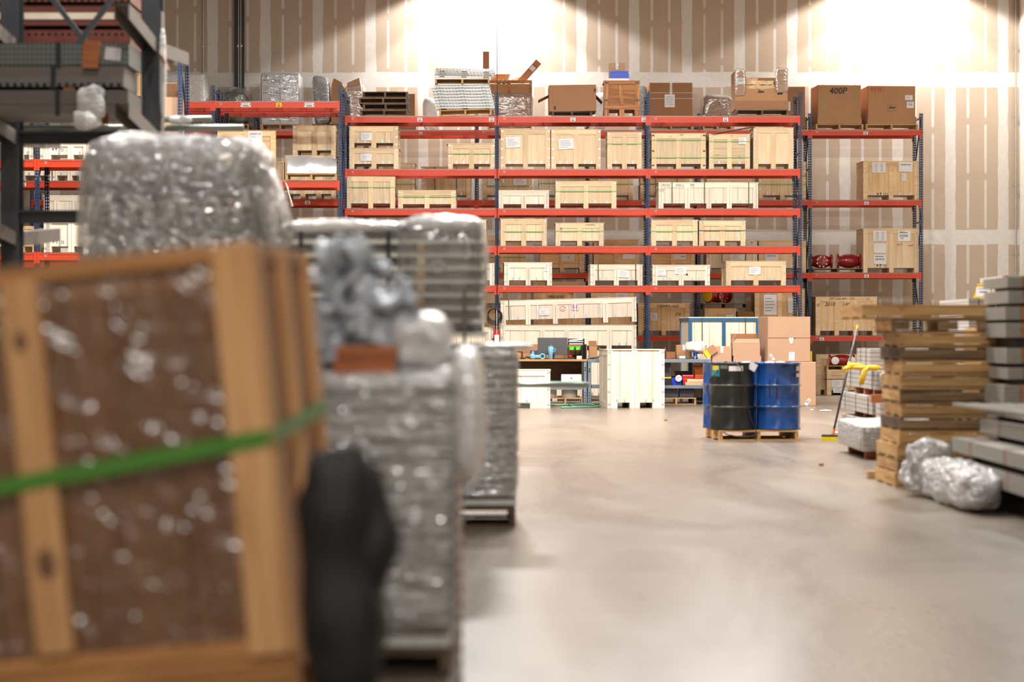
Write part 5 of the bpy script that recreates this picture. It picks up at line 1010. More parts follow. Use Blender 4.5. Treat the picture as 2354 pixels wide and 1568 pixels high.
# strapped bundles left of the pallets, running away from the camera
gS = 'strapped channel bundles left of the pallets'; xl, xr = 4.44, 5.5
bundle('lowest strapped bundle of the stack behind the push broom', xl - .08, xr, 29.6, 32.0, .09, .33, 4, seg=.2, straps=(.12, .5, .85), group=gS, strapm='gap')
bundle('second strapped bundle from the floor behind the push broom', xl - .06, xr, 29.4, 32.2, .40, .62, 4, seg=.2, straps=(.12, .5, .85), group=gS, strapm='gap')
bundle('third strapped bundle, with yellow gloves lying on it', xl, xr, 29.5, 32.1, .70, .93, 4, seg=.2, straps=(.12, .5, .85), group=gS, strapm='gap')
bundle('topmost small strapped bundle above the yellow gloves', X(1990, 31), xr, 30.6, 31.8, .932, 1.2, 5, seg=.16, straps=(.3, .7), group=gS, strapm='gap')
solo('plastic_wrap', MB().blob((0, 0, 0), (.52, .05, .115), 3, .015, 8, .25, 36, 12), M['film_dark'], 'dark shiny film over the near end of the glove bundle', 'plastic wrap', (xl + .56, 29.47, .815), smooth=True)
for lv, (z0, z1) in enumerate(((0, .089), (.331, .399), (.621, .699))):
    for k in range(3): solo('spacer_block', MB().box(0, .9, 0, .12, 0, z1 - z0), M['block_wood'], ('timber spacer under the %s strapped bundle, %s from the camera' % (('lowest', 'second', 'third')[lv], ('nearest', 'middle', 'farthest')[k])), 'block', (xl + .02, 29.75 + k * .8, z0), group='timber spacers under the strapped bundles')
bundle('film-covered bundle on the floor before the strapped bundles', X(1972, 27), 5.0, 26.6, 28.6, .09, .36, 4, seg=.2, straps=(), group=gS)
solo('plastic_wrap', MB().blob((0, 0, 0), (.61, 1.03, .16), 9, .03, 6, .2, 60, 20), M['film'], 'clear film draped over the low bundle before the strapped stack', 'plastic wrap', (X(1972, 27) + .57, 27.6, .24), smooth=True)
for k in range(2): solo('spacer_block', MB().box(0, 1.0, 0, .12, 0, .089), M['block_wood'], ('near', 'far')[k] + ' timber under the film-covered low bundle', 'block', (X(1972, 27) + .06, 26.8 + 1.3 * k, 0), group='timbers under the low bundle')
bundle('short grid-wrapped bundle behind the film-covered low bundle', X(2022, 28.9), 5.3, 28.75, 29.25, .0, .56, 8, seg=.2, axis=0, straps=(.25, .75), group=gS, strapm='gap')
solo('timber', MB().box(-.3, .3, 0, .1, 0, .1), M['block_wood'], 'brown timber lying on the short grid-wrapped bundle', 'block', (X(2058, 28.9), 28.8, .562))
solo('timber', MB().box(-.18, .18, 0, .1, 0, .07), M['pallet'], 'pale timber end on the floor left of the pallet stack', 'block', (X(2038, 23.2), 23.2, 0))
g = MB().blob((-.02, .0, .035), (.2, .1, .035), 5, .03, 7, .8, 28, 14).blob((-.16, .03, .05), (.1, .07, .04), 8, .02, 9, .8, 20, 12)
for k in range(4): g.tube([(-.2, -.02 + .035 * k, .04), (-.27, -.03 + .045 * k, .03 + .01 * (k % 2)), (-.31, -.035 + .05 * k, .016)], [.02, .018, .012], 8)
for k in range(3): g.tube([(-.02, -.08 + .01 * k, .04), (-.06 - .012 * k, -.13, .0), (-.085 - .02 * k, -.15, -.1), (-.1 - .02 * k, -.155, -.17)], [.022, .02, .016, .01], 8)
solo('yellow_gloves', g, M['glove'], 'bright yellow rubber gloves draped over the third strapped bundle', 'gloves', (X(1998, 29.7), 29.7, .935), smooth=True)
# grey bundles seen behind / above the pallets
zz = 0
for i in range(7):
    bundle(('lowest', 'second', 'third', 'fourth', 'fifth', 'sixth', 'topmost')[i] + ' grey mesh bundle of the tall pile behind the pallets', X(2226, 29), 7.0, 29, 31, zz, zz + .252, 6, seg=.12, straps=(.2,), axis=0, group='grey mesh bundles behind the pallets', strapm='gap'); zz += .26
t = thing('caution_sign', 'yellow tent sign standing on the grey mesh bundle', 'sign', (X(2262, 29.1), 29.15, zz), -.25)
part('board', MB().prism([(-.12, 0), (.12, 0), (.075, .15), (-.075, .15)][::-1], 0, .012, Matrix.Rotation(-.25, 4, 'X')).prism([(-.12, 0), (.12, 0), (.075, .15), (-.075, .15)][::-1], .08, .092, Matrix.Translation((0, 0, 0)) @ Matrix.Rotation(.25, 4, 'X')), M['yellow'], t)
part('side', MB().add([(-.12, 0, 0), (-.075, .037, .15), (-.12, .09, 0)], [(0, 1, 2)]).add([(-.123, 0, 0), (-.078, .037, .15), (-.123, .09, 0)], [(0, 2, 1)]), M['yellow'], t)
o = part('notice', MB().box(-.085, .085, -.003, -.001, .018, .132, Matrix.Rotation(-.25, 4, 'X')), M['paper'], t, 'white notice')
mb = MB()
for k, (q0, q1) in enumerate(((-.06, -.01), (.01, .05))): mb.box(q0, q1, -.004, -.003, .11, .116, Matrix.Rotation(-.25, 4, 'X'))
mb.box(-.045, .05, -.004, -.003, .068, .08, Matrix.Rotation(-.25, 4, 'X')); part('print', mb, M['ink'], o)
bundle('small upright grey bundle on top, right of the yellow tent sign', X(2288, 30), 6.6, 29.6, 31, zz, zz + .28, 4, seg=.3, axis=0, straps=(.1,), group='grey mesh bundles behind the pallets', strapm='block_wood')
# column of channel bundles at the right edge
gE = 'channel bundles at the right photo edge'; ys = [(885, 930), (845, 872), (800, 836), (742, 776), (705, 735), (668, 697), (636, 661)]; Ye = 21.0
zz = 0
solo('timber', MB().box(-.5, .5, 0, 1.2, 0, .1), M['gap'], 'dark timber block under the channel bundles at the photo edge', 'block', (5.0, Ye + .1, 0)); zprev = .1
for i, (ya, yb) in enumerate([(1040, 1100), (960, 1020)] + ys):
    z0, z1 = Z(yb, Ye), Z(ya, Ye); x0 = X((2318, 2316, 2309, 2318, 2314, 2312, 2311, 2318, 2316)[i], Ye)
    z0 = max(z0, zprev + .02)
    if i: 
        for dx in (.15, .75): solo('spacer_block', MB().box(-.05, .05, 0, 1.0, 0, z0 - zprev), M['black'], 'dark spacer between channel bundles at the right photo edge', 'block', (x0 + dx, Ye + .05, zprev), group='dark spacers at the right photo edge')
    else: z0 = .1
    t = bundle(('lowest', 'second', 'third', 'fourth', 'fifth', 'sixth', 'seventh', 'eighth', 'topmost')[i] + ' channel bundle in the column at the right photo edge', x0, x0 + 1.2, Ye, Ye + 1.1, z0, z1, 5, 'galv_flat', axis=0, straps=(.12, .6), group=gE, strapm='block_wood')
    zprev = z1
# long bundles lying along the aisle, nearest right
gN = 'long steel bundles along the aisle'
def longb(label, x0, x1, y1, z0, z1, layers): return bundle(label, x0, x1, 15.0, y1, z0, z1, layers, 'galv_flat', axis=1, straps=(.1, .35, .6, .85), group=gN, strapm='block_wood')
def tim(ys, x0, x1, z0, z1, s):
    for i, y in enumerate(ys): solo('timber', MB().box(0, x1 - x0, -.05, .05, 0, z1 - z0), M['black'], 'dark timber %s, %s along the aisle' % (s, ('nearest', 'second', 'farthest')[i]), 'block', (x0, y, z0), group='dark timbers under the long steel bundles')
longb('lowest long steel bundle lying along the aisle at the right', 3.75, 4.6, 20.5, .2, .345, 4); tim((15.8, 17.8, 19.9), 3.8, 4.55, 0, .2, 'under the lowest long bundle')
longb('second long steel bundle from the floor along the aisle', 3.73, 4.6, 20.5, .40, .515, 4); tim((15.8, 17.8, 19.9), 3.8, 4.55, .345, .40, 'under the second long bundle')
longb('third long steel bundle, set back, along the aisle', 3.95, 4.6, 20.4, .56, .68, 4); tim((15.8, 17.8, 19.9), 4.0, 4.55, .515, .56, 'under the third long bundle')
longb('topmost long steel bundle under the loose bars at the right', 3.98, 4.6, 20.4, .72, .77, 2); tim((15.8, 17.8, 19.9), 4.0, 4.55, .68, .72, 'under the topmost long bundle')
for i in range(6): 
    solo('steel_bar', MB().bar((3.8 + .13 * i, 20.7 - .05 * i, .79), (4.0 + .14 * i, 15.2, .79), .06, .025), M['galv_flat'], 'loose flat steel bar on the long bundles, %s from the aisle' % ordn[i], 'bar', group='loose flat steel bars')
mb = MB(); rnd = random.Random(8)
solo('film_bag', MB().blob((3.63, 19.7, .18), (.17, 1.25, .17), 31, .07, 6, .55, 70, 60).blob((3.58, 20.75, .24), (.22, .3, .22), 12, .09, 6, .7, 40, 30), M['film_crumple'], 'long roll of crumpled clear film on the floor before the long steel bundles', 'plastic wrap', smooth=True)
solo('film_core', MB().blob((3.63, 19.7, .17), (.12, 1.2, .12), 33, .05, 5, .6, 30, 20), M['film_dark'], 'grey crushed film inside the clear film roll on the floor', 'plastic wrap', smooth=True)

# ---------------------------------------------------------------- cantilever rack at the left
YCn = 22.6; s = F / YCn
t = thing('cantilever_rack', 'dark grey cantilever rack with long arms at the left', 'rack', (0, YCn, 0))
cols = [X(350, YCn), X(28, YCn)]
def chan(L, Mx): return MB().box(-.065, .065, 0, L, .122, .13, Mx).box(-.065, -.057, 0, L, 0, .122, Mx).box(.057, .065, 0, L, 0, .122, Mx)
for x in cols:
    part('column', MB().box(x - .085, x + .085, -.13, -.12, 0, 5.2).box(x - .085, x + .085, .12, .13, 0, 5.2).box(x - .012, x + .012, -.12, .12, 0, 5.2).box(x - .085, x - .078, -.12, .12, 0, 5.2), M['cant'], t)
    part('base', MB().box(x - .08, x + .08, -1.6, 1.6, 0, .2), M['cant'], t)
    for z in (2.35, 3.29, 4.14):
        part('arm', chan(1.65, Matrix.Translation((x, -.13, z - .14)) @ Matrix.Rotation(-.065, 4, 'X') @ Matrix.Scale(-1, 4, (0, 1, 0))), M['cant_light'], t)
        part('arm', chan(1.95, Matrix.Translation((x, .13, z - .14)) @ Matrix.Rotation(.065, 4, 'X')), M['cant_light'], t)
xa, xb = cols[1] + .085, cols[0] - .085
for z in (2.42, 3.16): part('brace', MB().box(xa, xb, -.06, .02, z, z + .1).box(xa, xb, -.12, .06, z + .1, z + .12), M['cant'], t)
part('brace', MB().bar((xa, 0, 3.4), (xb, 0, 4.9), .05, .05).bar((xa, .03, 4.9), (xb, .03, 3.4), .05, .05), M['cant'], t)
part('bolt_plate', MB().box(cols[0] + .086, cols[0] + .1, -.1, .1, 3.0, 3.5).box(cols[0] + .086, cols[0] + .1, -.1, .1, 3.95, 4.4), M['cant_light'], t)
# loads on its front arms (Y about 21.4..22.2)
Yl, x1 = 21.35, X(292, 21.35)
def cload(label, z0, z1, mat, x1, name='channel_bundle', prof=0):
    t = thing(name, label, 'bundle', (x1 - 1.5, Yl, z0), 0, 'steel bundles on the cantilever arms'); h = z1 - z0
    if prof == 1: mb = MB().box(-1.5, 1.5, 0, .8, 0, h * .42).box(-1.5, 1.5, -.01, .8, h * .42, h * .5).box(-1.5, 1.5, .01, .8, h * .5, h)
    elif prof == 2: mb = MB().prism([(-1.5, 0), (1.5, 0), (1.5, h), (-1.5, h)][::-1], 0, .7)
    else: mb = MB().box(-1.5, 1.5, 0, .8, 0, h * .48).box(-1.5, 1.5, .015, .8, h * .48, h)
    part('channels', mb, M[mat], t); part('strap', MB().box(.86, .9, -.012, -.004, -.02, h + .004), M['black'], t); return t
z2 = Z(262, Yl)
cload('lowest grey steel bundle on the front cantilever arms', z2, Z(207, Yl), 'cant_light', X(294, Yl), prof=1)
for px in (195, 150): solo('spacer_block', MB().box(-.05, .05, 0, .7, 0, Z(199, Yl) - Z(207, Yl)), M['block_wood'], ('right', 'left')[px == 150] + ' wooden spacer between the cantilever steel bundles', 'block', (X(px, Yl) + .03, Yl + .02, Z(207, Yl)), group='spacers on the cantilever bundles')
cload('slotted grey steel bundle in the middle of the cantilever arms', Z(199, Yl), Z(151, Yl), 'perf_row', X(284, Yl), prof=0)
cload('perforated tray bundle on top of the cantilever arms', Z(150, Yl), Z(99, Yl), 'perf', X(296, Yl), prof=2)
solo('timber', MB().box(-.07, .07, -.06, 0, -.14, .1), M['block_wood'], 'reddish wood block strapped in front of the perforated tray bundle', 'block', (X(212, Yl), Yl - .014, Z(122, Yl)), (0, .05, 0))
solo('timber', MB().box(-.1, .1, 0, .1, 0, .08), M['block_wood'], 'short wood block under the lowest cantilever bundle', 'block', (X(215, Yl), Yl + .1, z2 - .083))
paper(bpy.data.objects['channel_bundle' + '.%03d' % max([int(o.name.split('.')[-1]) for o in bpy.data.objects if o.name.startswith('channel_bundle.')])], 1.36, .1, .14, .11, -.002, '', .1)
solo('film_clump', MB().blob((0, 0, 0), (.12, .05, .14), 14, .04, 7, .6, 24, 16).blob((-.03, -.01, -.16), (.14, .06, .08), 15, .04, 7, .7, 24, 14), M['film_thick'], 'crumpled clear film on the lowest cantilever bundle', 'plastic wrap', (X(215, Yl), Yl - .08, Z(235, Yl)), smooth=True)
Yr = 23.6
for k, (za, zb_, mt) in enumerate(((4.14, 4.36, 'perf_rust'), (4.40, 4.60, 'rust'), (4.63, 4.80, 'perf_rust'), (4.83, 5.1, 'rust'))):
    t = thing('channel_bundle', ('lowest', 'second', 'third', 'topmost')[k] + ' brownish steel bundle on the rear cantilever arms', 'bundle', (X(170, Yr), Yr, za), 0, 'primed steel bundles on the rear arms'); h = zb_ - za
    part('channels', MB().box(-1.2, .55, 0, .9, 0, h * .48).box(-1.2, .55, .02, .9, h * .5, h), M[mt], t)
    if k == 1: part('band', MB().box(-1.2, .55, -.006, 0, h * .3, h * .62), M['white_x'], t, 'pale board edge')
zg = 3.29 + .1
for k, (dz, yy, px, lab) in enumerate(((0, 24.2, 560, 'lower'), (.05, 24.3, 486, 'upper'))):
    solo('steel_pipe', MB().tube([(X(-60, yy), yy, Z(296 - 20 * k, yy)), (X(px, yy), yy, Z(294 - 20 * k, yy))], .035, 10), M['pipe_grey'], lab + ' greenish pipe lying across the rear cantilever arms', 'pipe', group='pipes on the rear cantilever arms', smooth=True)
solo('film_clump', MB().blob((0, 0, 0), (.11, .05, .045), 24, .02, 9, .7, 20, 12), M['film_thick'], 'white film wound round the greenish pipes', 'plastic wrap', (X(415, 24.2), 24.15, Z(277, 24.2)), smooth=True)
solo('tape_curl', MB().bar((0, 0, 0), (.05, 0, -.06), .1, .004).bar((.05, 0, -.06), (.09, 0, -.17), .1, .004), M['tape_curl'], 'curl of brown tape hanging from the cantilever column', 'tape', (X(366, 22.4), 22.4, Z(120, 22.4)))
solo('film_strip', MB().blob((0, 0, 0), (.03, .05, .42), 25, .02, 6, .6, 12, 24), M['film_thick'], 'torn film strip hanging along the cantilever column', 'plastic wrap', (X(374, 22.5), 22.5, Z(170, 22.5)), smooth=True)

# ---------------------------------------------------------------- wrapped galvanised goods at the left
Y1 = 9.72; s1 = F / Y1
pallet(-.75, Y1 + .05, 0, 1.0, 1.1, 'pallet under the nearest film-wrapped tray stack', h=.11, mats=('pallet_dark', 'pallet_dark'))
rnd = random.Random(7); zz = .112; n1 = 17; hh = (1.215 - zz) / n1
def tray(label, x0, x1, y0, d, z0, h, group, dx=0):
    w = x1 - x0; t = thing('steel_tray', label, 'tray', ((x0 + x1) / 2 + dx, y0, z0), 0, group)
    part('pan', MB().box(-w / 2 + .012, w / 2 - .012, .03, d, 0, h * .5), M['galv_dark'], t); part('lip', MB().box(-w / 2, w / 2, 0, d, h * .34, h * .95), M['galv'], t)  # pan coloured darker to paint the shade line between stacked trays
    part('end_slots', MB().box(w / 2, w / 2 + .0015, .03, .06, h * .2, h * .6).box(w / 2, w / 2 + .0015, d * .5, d * .5 + .03, h * .2, h * .6), M['gap'], t); return t
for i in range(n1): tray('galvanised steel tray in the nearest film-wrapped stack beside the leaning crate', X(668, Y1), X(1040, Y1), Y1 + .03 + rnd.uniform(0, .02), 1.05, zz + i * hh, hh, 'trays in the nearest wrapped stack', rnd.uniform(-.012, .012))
def wrap_shell(label, x0, x1, y0, y1, z0, z1, seed, mat='film', amp=.02, fr=2.5, e=.12, name='plastic_wrap'):
    return solo(name, MB().blob((0, 0, 0), ((x1 - x0) / 2, (y1 - y0) / 2, (z1 - z0) / 2), seed, amp, fr, e, 72, 36), M[mat], label, 'plastic wrap', ((x0 + x1) / 2, (y0 + y1) / 2, (z0 + z1) / 2), smooth=True)
wrap_shell('clear stretch film round the nearest galvanised tray stack', X(655, Y1), X(1052, Y1), Y1 - .01, Y1 + 1.12, .2, 1.25, 41, 'film_streak')
solo('film_sheet', MB().blob((0, 0, 0), (.07, .3, .28), 44, .05, 5, .6, 30, 24), M['film_thick'], 'loose bright film hanging off the right corner of the nearest tray stack', 'plastic wrap', (X(1072, Y1 + .2), Y1 + .3, Z(960, Y1)), smooth=True)
solo('slotted_angle', MB().box(-.015, .015, 0, .004, 0, .85).box(-.015, -.011, 0, .03, 0, .85), perf_mat('slotted_angle', sr(186, 168, 156), .2, .9, .45, .06), 'slotted steel angle standing at the right edge of the nearest tray stack', 'angle', (X(1054, Y1), Y1 - .03, 0))
# timber on top
for i in range(2): solo('timber', MB().box(-.125, .125, 0, .09, 0, .062), M['block_wood'], ('lower', 'upper')[i] + ' short brown timber on top of the nearest tray stack', 'block', (X(836, Y1) + .008 * i, Y1 + .02 + .015 * i, 1.222 + .063 * i), group='brown timbers on the tray stack', bevel=.004)
# pile of galvanised fittings
gf = 'fittings heaped on the nearest tray stack'; fit_lab = 'grey galvanised pipe fitting in the heap on the nearest tray stack'
fm = []
a = MB().lathe([(.045, -.05), (.075, -.05), (.08, -.04), (.062, -.03), (.06, .03), (.08, .04), (.075, .05), (.045, .05), (.045, -.05)], 20); fm.append(a)
b = MB().tube([(0, 0, -.1), (0, 0, 0), (.03, 0, .06), (.1, 0, .09)], .045, 14).lathe([(.046, -.12), (.075, -.12), (.075, -.095), (.046, -.095)], 18); fm.append(b)
c = MB().tube([(.07 * math.cos(k * PI / 8), 0, .07 * math.sin(k * PI / 8)) for k in range(9)], .028, 10).box(-.1, -.05, -.03, .03, -.03, 0).box(.05, .1, -.03, .03, -.03, 0); fm.append(c)
fmesh = [m.mesh('fitting', M['fitting'], True) for m in fm]
rnd = random.Random(11); Yf = Y1 + .25; heap = []
cells = [(740, 792, 6), (815, 800, 5), (880, 790, 4), (945, 775, 3)]
for row, (y_px, xs) in enumerate(((795, (730, 775, 820, 865, 910, 955)), (740, (745, 790, 840, 890, 940)), (690, (755, 800, 845, 900)), (640, (755, 800, 845)), (595, (770, 815)))):
    for j, px in enumerate(xs):
        yy = Yf + rnd.uniform(0, .12); m = fmesh[(row + j) % 3] if row < 4 else fmesh[0]
        o = link('pipe_fitting', m); o.location = (X(px, yy) + rnd.uniform(-.01, .01), yy, Z(y_px - 8, yy) + (.02 if row == 0 else 0)); o.rotation_euler = (rnd.uniform(0, 1.5), rnd.uniform(0, 3), rnd.uniform(0, 3)) if row else (rnd.uniform(0, .4), rnd.uniform(0, .4), rnd.uniform(0, 3)); tag(o, fit_lab, 'fitting', gf)
for k in range(14):
    yy = Yf + .25 + rnd.uniform(0, .2); o = link('pipe_fitting', fmesh[k % 3]); o.location = (X(700 + 17 * k, yy), yy, 1.3 + .12 * (k % 3 if k < 9 else 0)); o.rotation_euler = (rnd.uniform(0, 3), rnd.uniform(0, 3), 0); tag(o, fit_lab, 'fitting', gf)
solo('film_clump', MB().blob((0, 0, 0), (.12, .16, .11), 46, .05, 6, .6, 30, 20), M['film_thick'], 'bright film clump at the right foot of the fittings heap', 'plastic wrap', (X(965, Yf), Yf + .1, 1.345), smooth=True)
# second tray stack
Y2 = 17.35; n2 = 18; zz = .142; hh = (1.268 - zz) / n2; rnd = random.Random(3)
pallet(X(945, Y2), Y2 + .0, 0, 1.5, 1.1, 'pallet under the second film-wrapped tray stack', h=.14, mats=('pallet_dark', 'pallet_dark'), rot=.02)
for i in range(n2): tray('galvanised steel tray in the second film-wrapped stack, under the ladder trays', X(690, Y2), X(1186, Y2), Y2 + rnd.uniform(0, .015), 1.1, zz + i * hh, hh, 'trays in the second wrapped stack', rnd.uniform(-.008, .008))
wrap_shell('clear stretch film round the second galvanised tray stack', X(680, Y2), X(1192, Y2), Y2 - .03, Y2 + 1.15, .2, 1.29, 51, 'film_streak', .018)
solo('film_sheet', MB().blob((0, 0, 0), (.3, .4, .025), 54, .03, 5, .5, 30, 14), M['film_thick'], 'bright white film lying over the top right of the second tray stack', 'plastic wrap', (X(1130, Y2), Y2 + .42, 1.3), smooth=True)
# ladder trays on spacers above the second stack
Y3 = Y2 + .05; zb = 1.37; pit = .0955; x0, x1 = X(596, Y3), X(1112, Y3)
for px in (700, 968): solo('spacer_block', MB().box(-.035, .035, 0, .9, 0, .098), M['block_wood'], ('left', 'right')[px == 968] + ' wooden spacer under the lowest ladder tray', 'block', (X(px, Y3), Y3 + .03, 1.27), group='spacers under the ladder trays')
w_ = x1 - x0; lm = MB()
lm.box(-w_ / 2, w_ / 2, 0, .003, 0, .034).box(-w_ / 2, w_ / 2, 0, .025, .03, .034).box(-w_ / 2, w_ / 2, 0, .025, 0, .003)
lmm = lm.mesh('side_rail', plain('rail_bright', sr(226, 224, 216), .35, .1, .05)); rm = MB()
for k in range(8): x = -w_ / 2 + .08 + (w_ - .16) * k / 7; rm.box(x - .02, x + .02, .01, .86, .004, .02)
rmm = rm.mesh('rungs', M['galv_dark'])
bm_ = MB().box(-w_ / 2 + .02, w_ / 2 - .02, .09, .8, .036, pit - .004).mesh('gap_shade_fill', M['galv_dark'])  # dark block standing in for the shade between ladder trays
nm = ('lowest', 'second', 'third', 'fourth', 'fifth', 'sixth', 'seventh', 'topmost')
for i in range(8):
    t = thing('ladder_tray', nm[i] + ' galvanised ladder tray of the film-topped stack with black straps', 'cable tray', ((x0 + x1) / 2 + rnd.uniform(-.01, .01), Y3, zb + i * pit), 0, 'ladder trays stacked with wooden spacers'); link('side_rail', lmm, t); link('side_rail', lmm, t).location = (0, .86, 0); link('rungs', rmm, t); link('gap_shade', bm_, t)
    if i < 7: solo('spacer_block', MB().box(-.028, .028, 0, .08, 0, pit - .0355), M['tan_x'] if i % 2 else M['pallet'], 'wooden spacer on the %s ladder tray' % nm[i], 'block', (X(968, Y3), Y3 - .012, zb + i * pit + .0345), group='spacers between the ladder trays')
for px, z0, m in ((692, 1.95, 'black'), (893, 1.5, 'black')): solo('strap', MB().box(-.014, .014, -.004, 0, 0, 2.13 - z0), M[m], ('left', 'right')[px == 893] + ' black strap round the ladder tray stack', 'strap', (X(px, Y3), Y3 - .012, z0), group='straps on the ladder trays')
solo('lifting_eye', MB().tube([(.05 * math.cos(a * PI / 10) - (.05 if False else 0), 0, .035 * math.sin(a * PI / 10)) for a in range(21)], .012, 8, False), M['fitting'], 'pale eye bolt loop on the ladder trays right of the spacers', 'eye bolt', (X(1008, Y3), Y3 - .03, Z(614, Y3)), smooth=True)
wrap_shell('clear film bulging over the right half of the ladder trays', X(900, Y3), X(1116, Y3), Y3 - .06, Y3 + .95, 1.4, 2.24, 61, 'film_thin', .05, 3, .35)
solo('film_sheet', MB().blob((0, 0, 0), (.48, .45, .07), 66, .06, 3, .7, 50, 20), M['film_thick'], 'white billowing film on top of the ladder trays, left half', 'plastic wrap', (X(785, Y3), Y3 + .45, 2.16), smooth=True)
solo('film_sheet', MB().blob((0, 0, 0), (.29, .45, .09), 67, .05, 3, .7, 50, 20), M['film_thick'], 'white bulging film on top of the ladder trays, right half', 'plastic wrap', (X(1020, Y3), Y3 + .45, 2.17), smooth=True)
solo('timber', MB().box(-.03, .03, 0, .08, 0, .06), M['tan_x'], 'small wood block on the ladder trays beside the big wrapped load', 'block', (X(618, Y3), Y3 - .0, zb + 7 * pit + .035))
solo('steel_rod', MB().tube([(0, 0, 0), (0, 0, .42)], .011, 8), M['galv_dark'], 'thin upright steel rod before the right end of the ladder trays', 'rod', (X(1068, Y3), Y3 - .08, 1.29))
# green pipes sticking out behind the second stack
Yg = 27.0
solo('pipe_support', MB().box(-.5, .5, -.3, .3, 0, .8), M['pallet_dark'], 'dark timber stand carrying the long green pipes', 'stand', (X(1080, Yg), Yg, 0))
for k, (px, py, r, dy, m) in enumerate(((1342, 879, .028, .0, 'pipe_green'), (1350, 885, .03, -.12, 'pipe_grey'), (1338, 892, .028, -.2, 'pipe_grey'))):
    yy = Yg + dy; zq = .801 + r; solo('green_pipe', MB().tube([(X(1000, yy), yy, zq), (X(px, yy), yy - .5 * (k > 0), zq + (-.0 if k else .0))], r, 12), M[m], ('farthest', 'middle', 'nearest')[k] + ' of the three long pipes jutting out behind the second tray stack', 'pipe', group='long pipes behind the second tray stack', smooth=True)
# big wrapped load behind the leaning crate
Y4 = 15.5
crate(190, 590, 640, Y4 + .1, 0, 'wooden crate hidden under the big film-wrapped load', depth=1.0, wd='tan', clips=False)
zc = Z(640, Y4 + .1); gW = 'galvanised saddles in the big wrapped load'
for r_ in range(3):
    for c in range(5):
        solo('pipe_saddle', MB().tube([(.07 * math.cos(k * PI / 10), 0, .2 * math.sin(k * PI / 10)) for k in range(11)], .04, 8).tube([(.07 * math.cos(k * PI / 10), .5, .2 * math.sin(k * PI / 10)) for k in range(11)], .04, 8).box(-.11, .11, 0, .55, -.04, .0), M['galv'], 'galvanised saddle in the big film-wrapped load behind the leaning crate', 'fitting', (X(225 + c * 82, Y4) + .02 * (r_ % 2), Y4 + .15, zc + .045 + r_ * .27), group=gW, smooth=True)
wrap_shell('clear film round the big galvanised load behind the leaning crate', X(172, Y4), X(605, Y4), Y4 - .05, Y4 + 1.05, Z(625, Y4), Z(318, Y4), 71, 'film', .07, 3, .3)
wrap_shell('second loose film layer over the big galvanised load', X(185, Y4), X(600, Y4), Y4 - .02, Y4 + 1.0, Z(440, Y4), Z(305, Y4), 74, 'film', .08, 3.5, .4)
solo('film_sheet', MB().blob((0, 0, 0), (.1, .3, .26), 76, .06, 5, .6, 24, 20), M['film'], 'film tail falling right from the big wrapped load', 'plastic wrap', (X(608, Y4), Y4 + .3, Z(470, Y4)), (0, -.25, 0), smooth=True)

# ---------------------------------------------------------------- leaning wrapped crate in front
Y5 = 7.3
cr = thing('leaning_crate', 'large dark crate tilted left, green strap across, nearest at the left', 'crate', (X(672, Y5), Y5, Z(1500, Y5)), 0)
cr.rotation_euler = (0, -.105, -.085); wd_, hh, dp = 1.35, 1.25, 1.0
part('panel', MB().box(-wd_ + .02, -.025, .03, dp - .03, 0, hh - .02), M['near_panel'], cr)
part('base_rail', MB().box(-wd_, 0, .0, dp, -.06, .0).box(-wd_, 0, -.0, .03, .0, .05), M['near_board_x'], cr, bevel=.006)
part('top_rail', MB().box(-wd_, 0, -.002, .03, hh - .055, hh).box(-.03, 0, .03, dp, hh - .055, hh), M['near_board_x'], cr, bevel=.006)
part('corner_post', MB().box(-.125, 0, -.022, .028, .0, hh - .01), M['near_board'], cr, bevel=.006)
part('batten', MB().box(-.78, -.665, -.022, .028, .06, hh - .05), M['near_board'], cr, bevel=.006)
part('batten', MB().box(-1.33, -1.22, -.022, .028, .06, hh - .05), M['near_board'], cr, bevel=.006)
part('side_panel', MB().box(-.03, -.012, .03, dp - .03, .0, hh - .055), M['near_panel'], cr)
for y in (.0, .45, .9): part('side_post', MB().box(-.012, .012, y, y + .1, 0, hh - .01), M['near_board'], cr, bevel=.005)
def strapseg(a, b): part('strap', MB().bar(a, b, .004, .05), M['strap_near'], cr, 'green strap')
strapseg((-wd_, -.027, .545), (.003, -.027, .655)); strapseg((.015, -.03, .655), (.015, dp, .72))
for q in ((-.72, .34, .03), (-.73, 1.02, .02)): part('knot', MB().lathe([(.001, 0), (q[2], 0), (q[2], .002), (.001, .002)], 16, Matrix.Translation((q[0], -.0225, q[1])) @ Matrix.Rotation(PI / 2, 4, 'X') @ Matrix.Scale(1.6, 4, (0, 1, 0))), M['ply_dark'], cr)
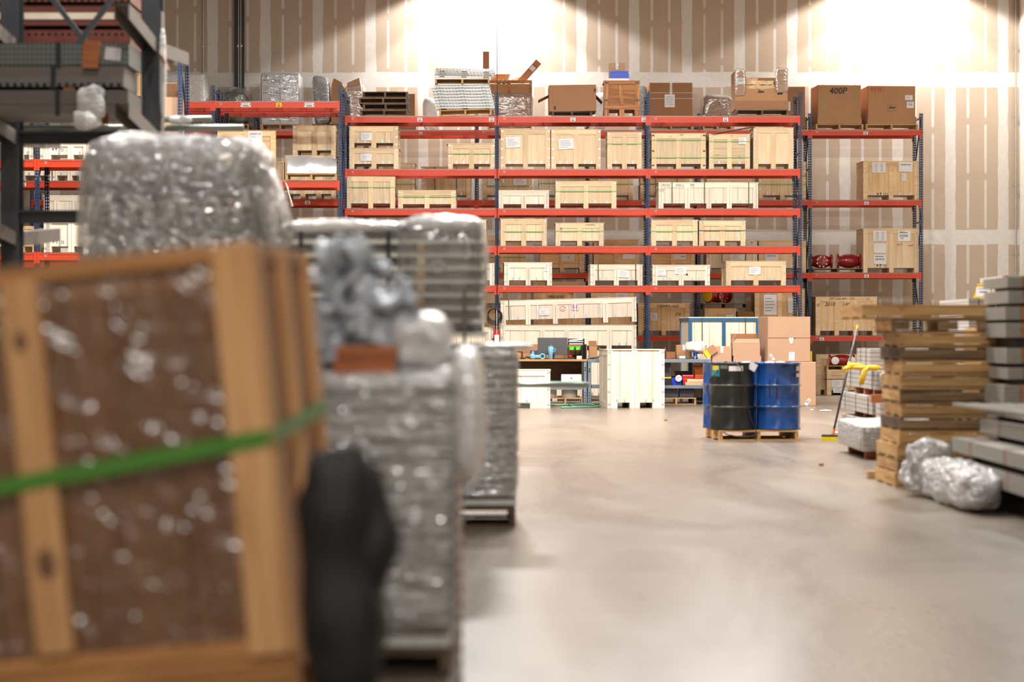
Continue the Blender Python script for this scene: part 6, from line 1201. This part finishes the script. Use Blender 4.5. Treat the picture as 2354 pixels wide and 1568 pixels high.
part('wrap', MB().blob((-wd_ / 2 - .03, .5, hh * .5), (wd_ / 2 - .0, .485, hh * .5 - .01), 81, .012, 2.5, .1, 60, 36), M['film_near'], cr, smooth=True)
pt = thing('pallet', 'tilted pallet under the large leaning crate', 'pallet', (0, 0, 0)); pt.location = cr.location; pt.rotation_euler = cr.rotation_euler
for k in range(3): part('stringer', MB().box(-wd_, 0, .02 + k * .44, .1 + k * .44, -.165, -.085), M['near_board_x'], pt)
part('deck_boards', MB().box(-wd_, 0, 0, .12, -.085, -.062).box(-wd_, 0, .3, .42, -.085, -.062).box(-wd_, 0, .6, .72, -.085, -.062).box(-wd_, 0, .88, 1.0, -.085, -.062), M['near_board_x'], pt)
part('bottom_boards', MB().box(-.12, 0, 0, 1.0, -.188, -.166).box(-wd_, -wd_ + .12, 0, 1.0, -.188, -.166), M['near_board_x'], pt)
solo('timber', MB().box(-.12, .0, 0, .9, 0, Z(1500, Y5) - .205), M['near_board_x'], 'timber block under the right end of the tilted pallet', 'block', (X(672, Y5) - .01, Y5 + .05, 0))
solo('timber', MB().box(-.12, .0, 0, .9, 0, Z(1500, Y5) - .34), M['near_board_x'], 'low timber block under the left end of the tilted pallet', 'block', (X(672, Y5) - 1.2, Y5 + .1, 0))
# black wrapped bundle standing beside it
Y6 = 7.05; 
solo('black_bundle', MB().blob((0, 0, 0), (.12, .13, .4), 91, .06, 5, .75, 36, 30).blob((.085, .02, .16), (.075, .1, .2), 95, .04, 5, .8, 24, 18), M['black_film'], 'black film-wrapped bundle standing right of the leaning crate', 'wrapped bundle', (X(782, Y6), Y6, Z(1345, Y6)), (0, -.02, 0), smooth=True)
solo('bundle_foot', MB().blob((0, 0, .13), (.13, .12, .14), 92, .03, 5, .6, 24, 16), M['black_film'], 'dark crumpled foot of wrapping under the black bundle', 'wrapped bundle', (X(766, Y6), Y6, 0.01), smooth=True)
solo('thin_stick', MB().bar((X(733, 7.1), 7.1, .1), (X(714, 7.1), 7.1, Z(1300, 7.1)), .018, .018), M['near_board'], 'thin wooden stick beside the black bundle', 'stick')
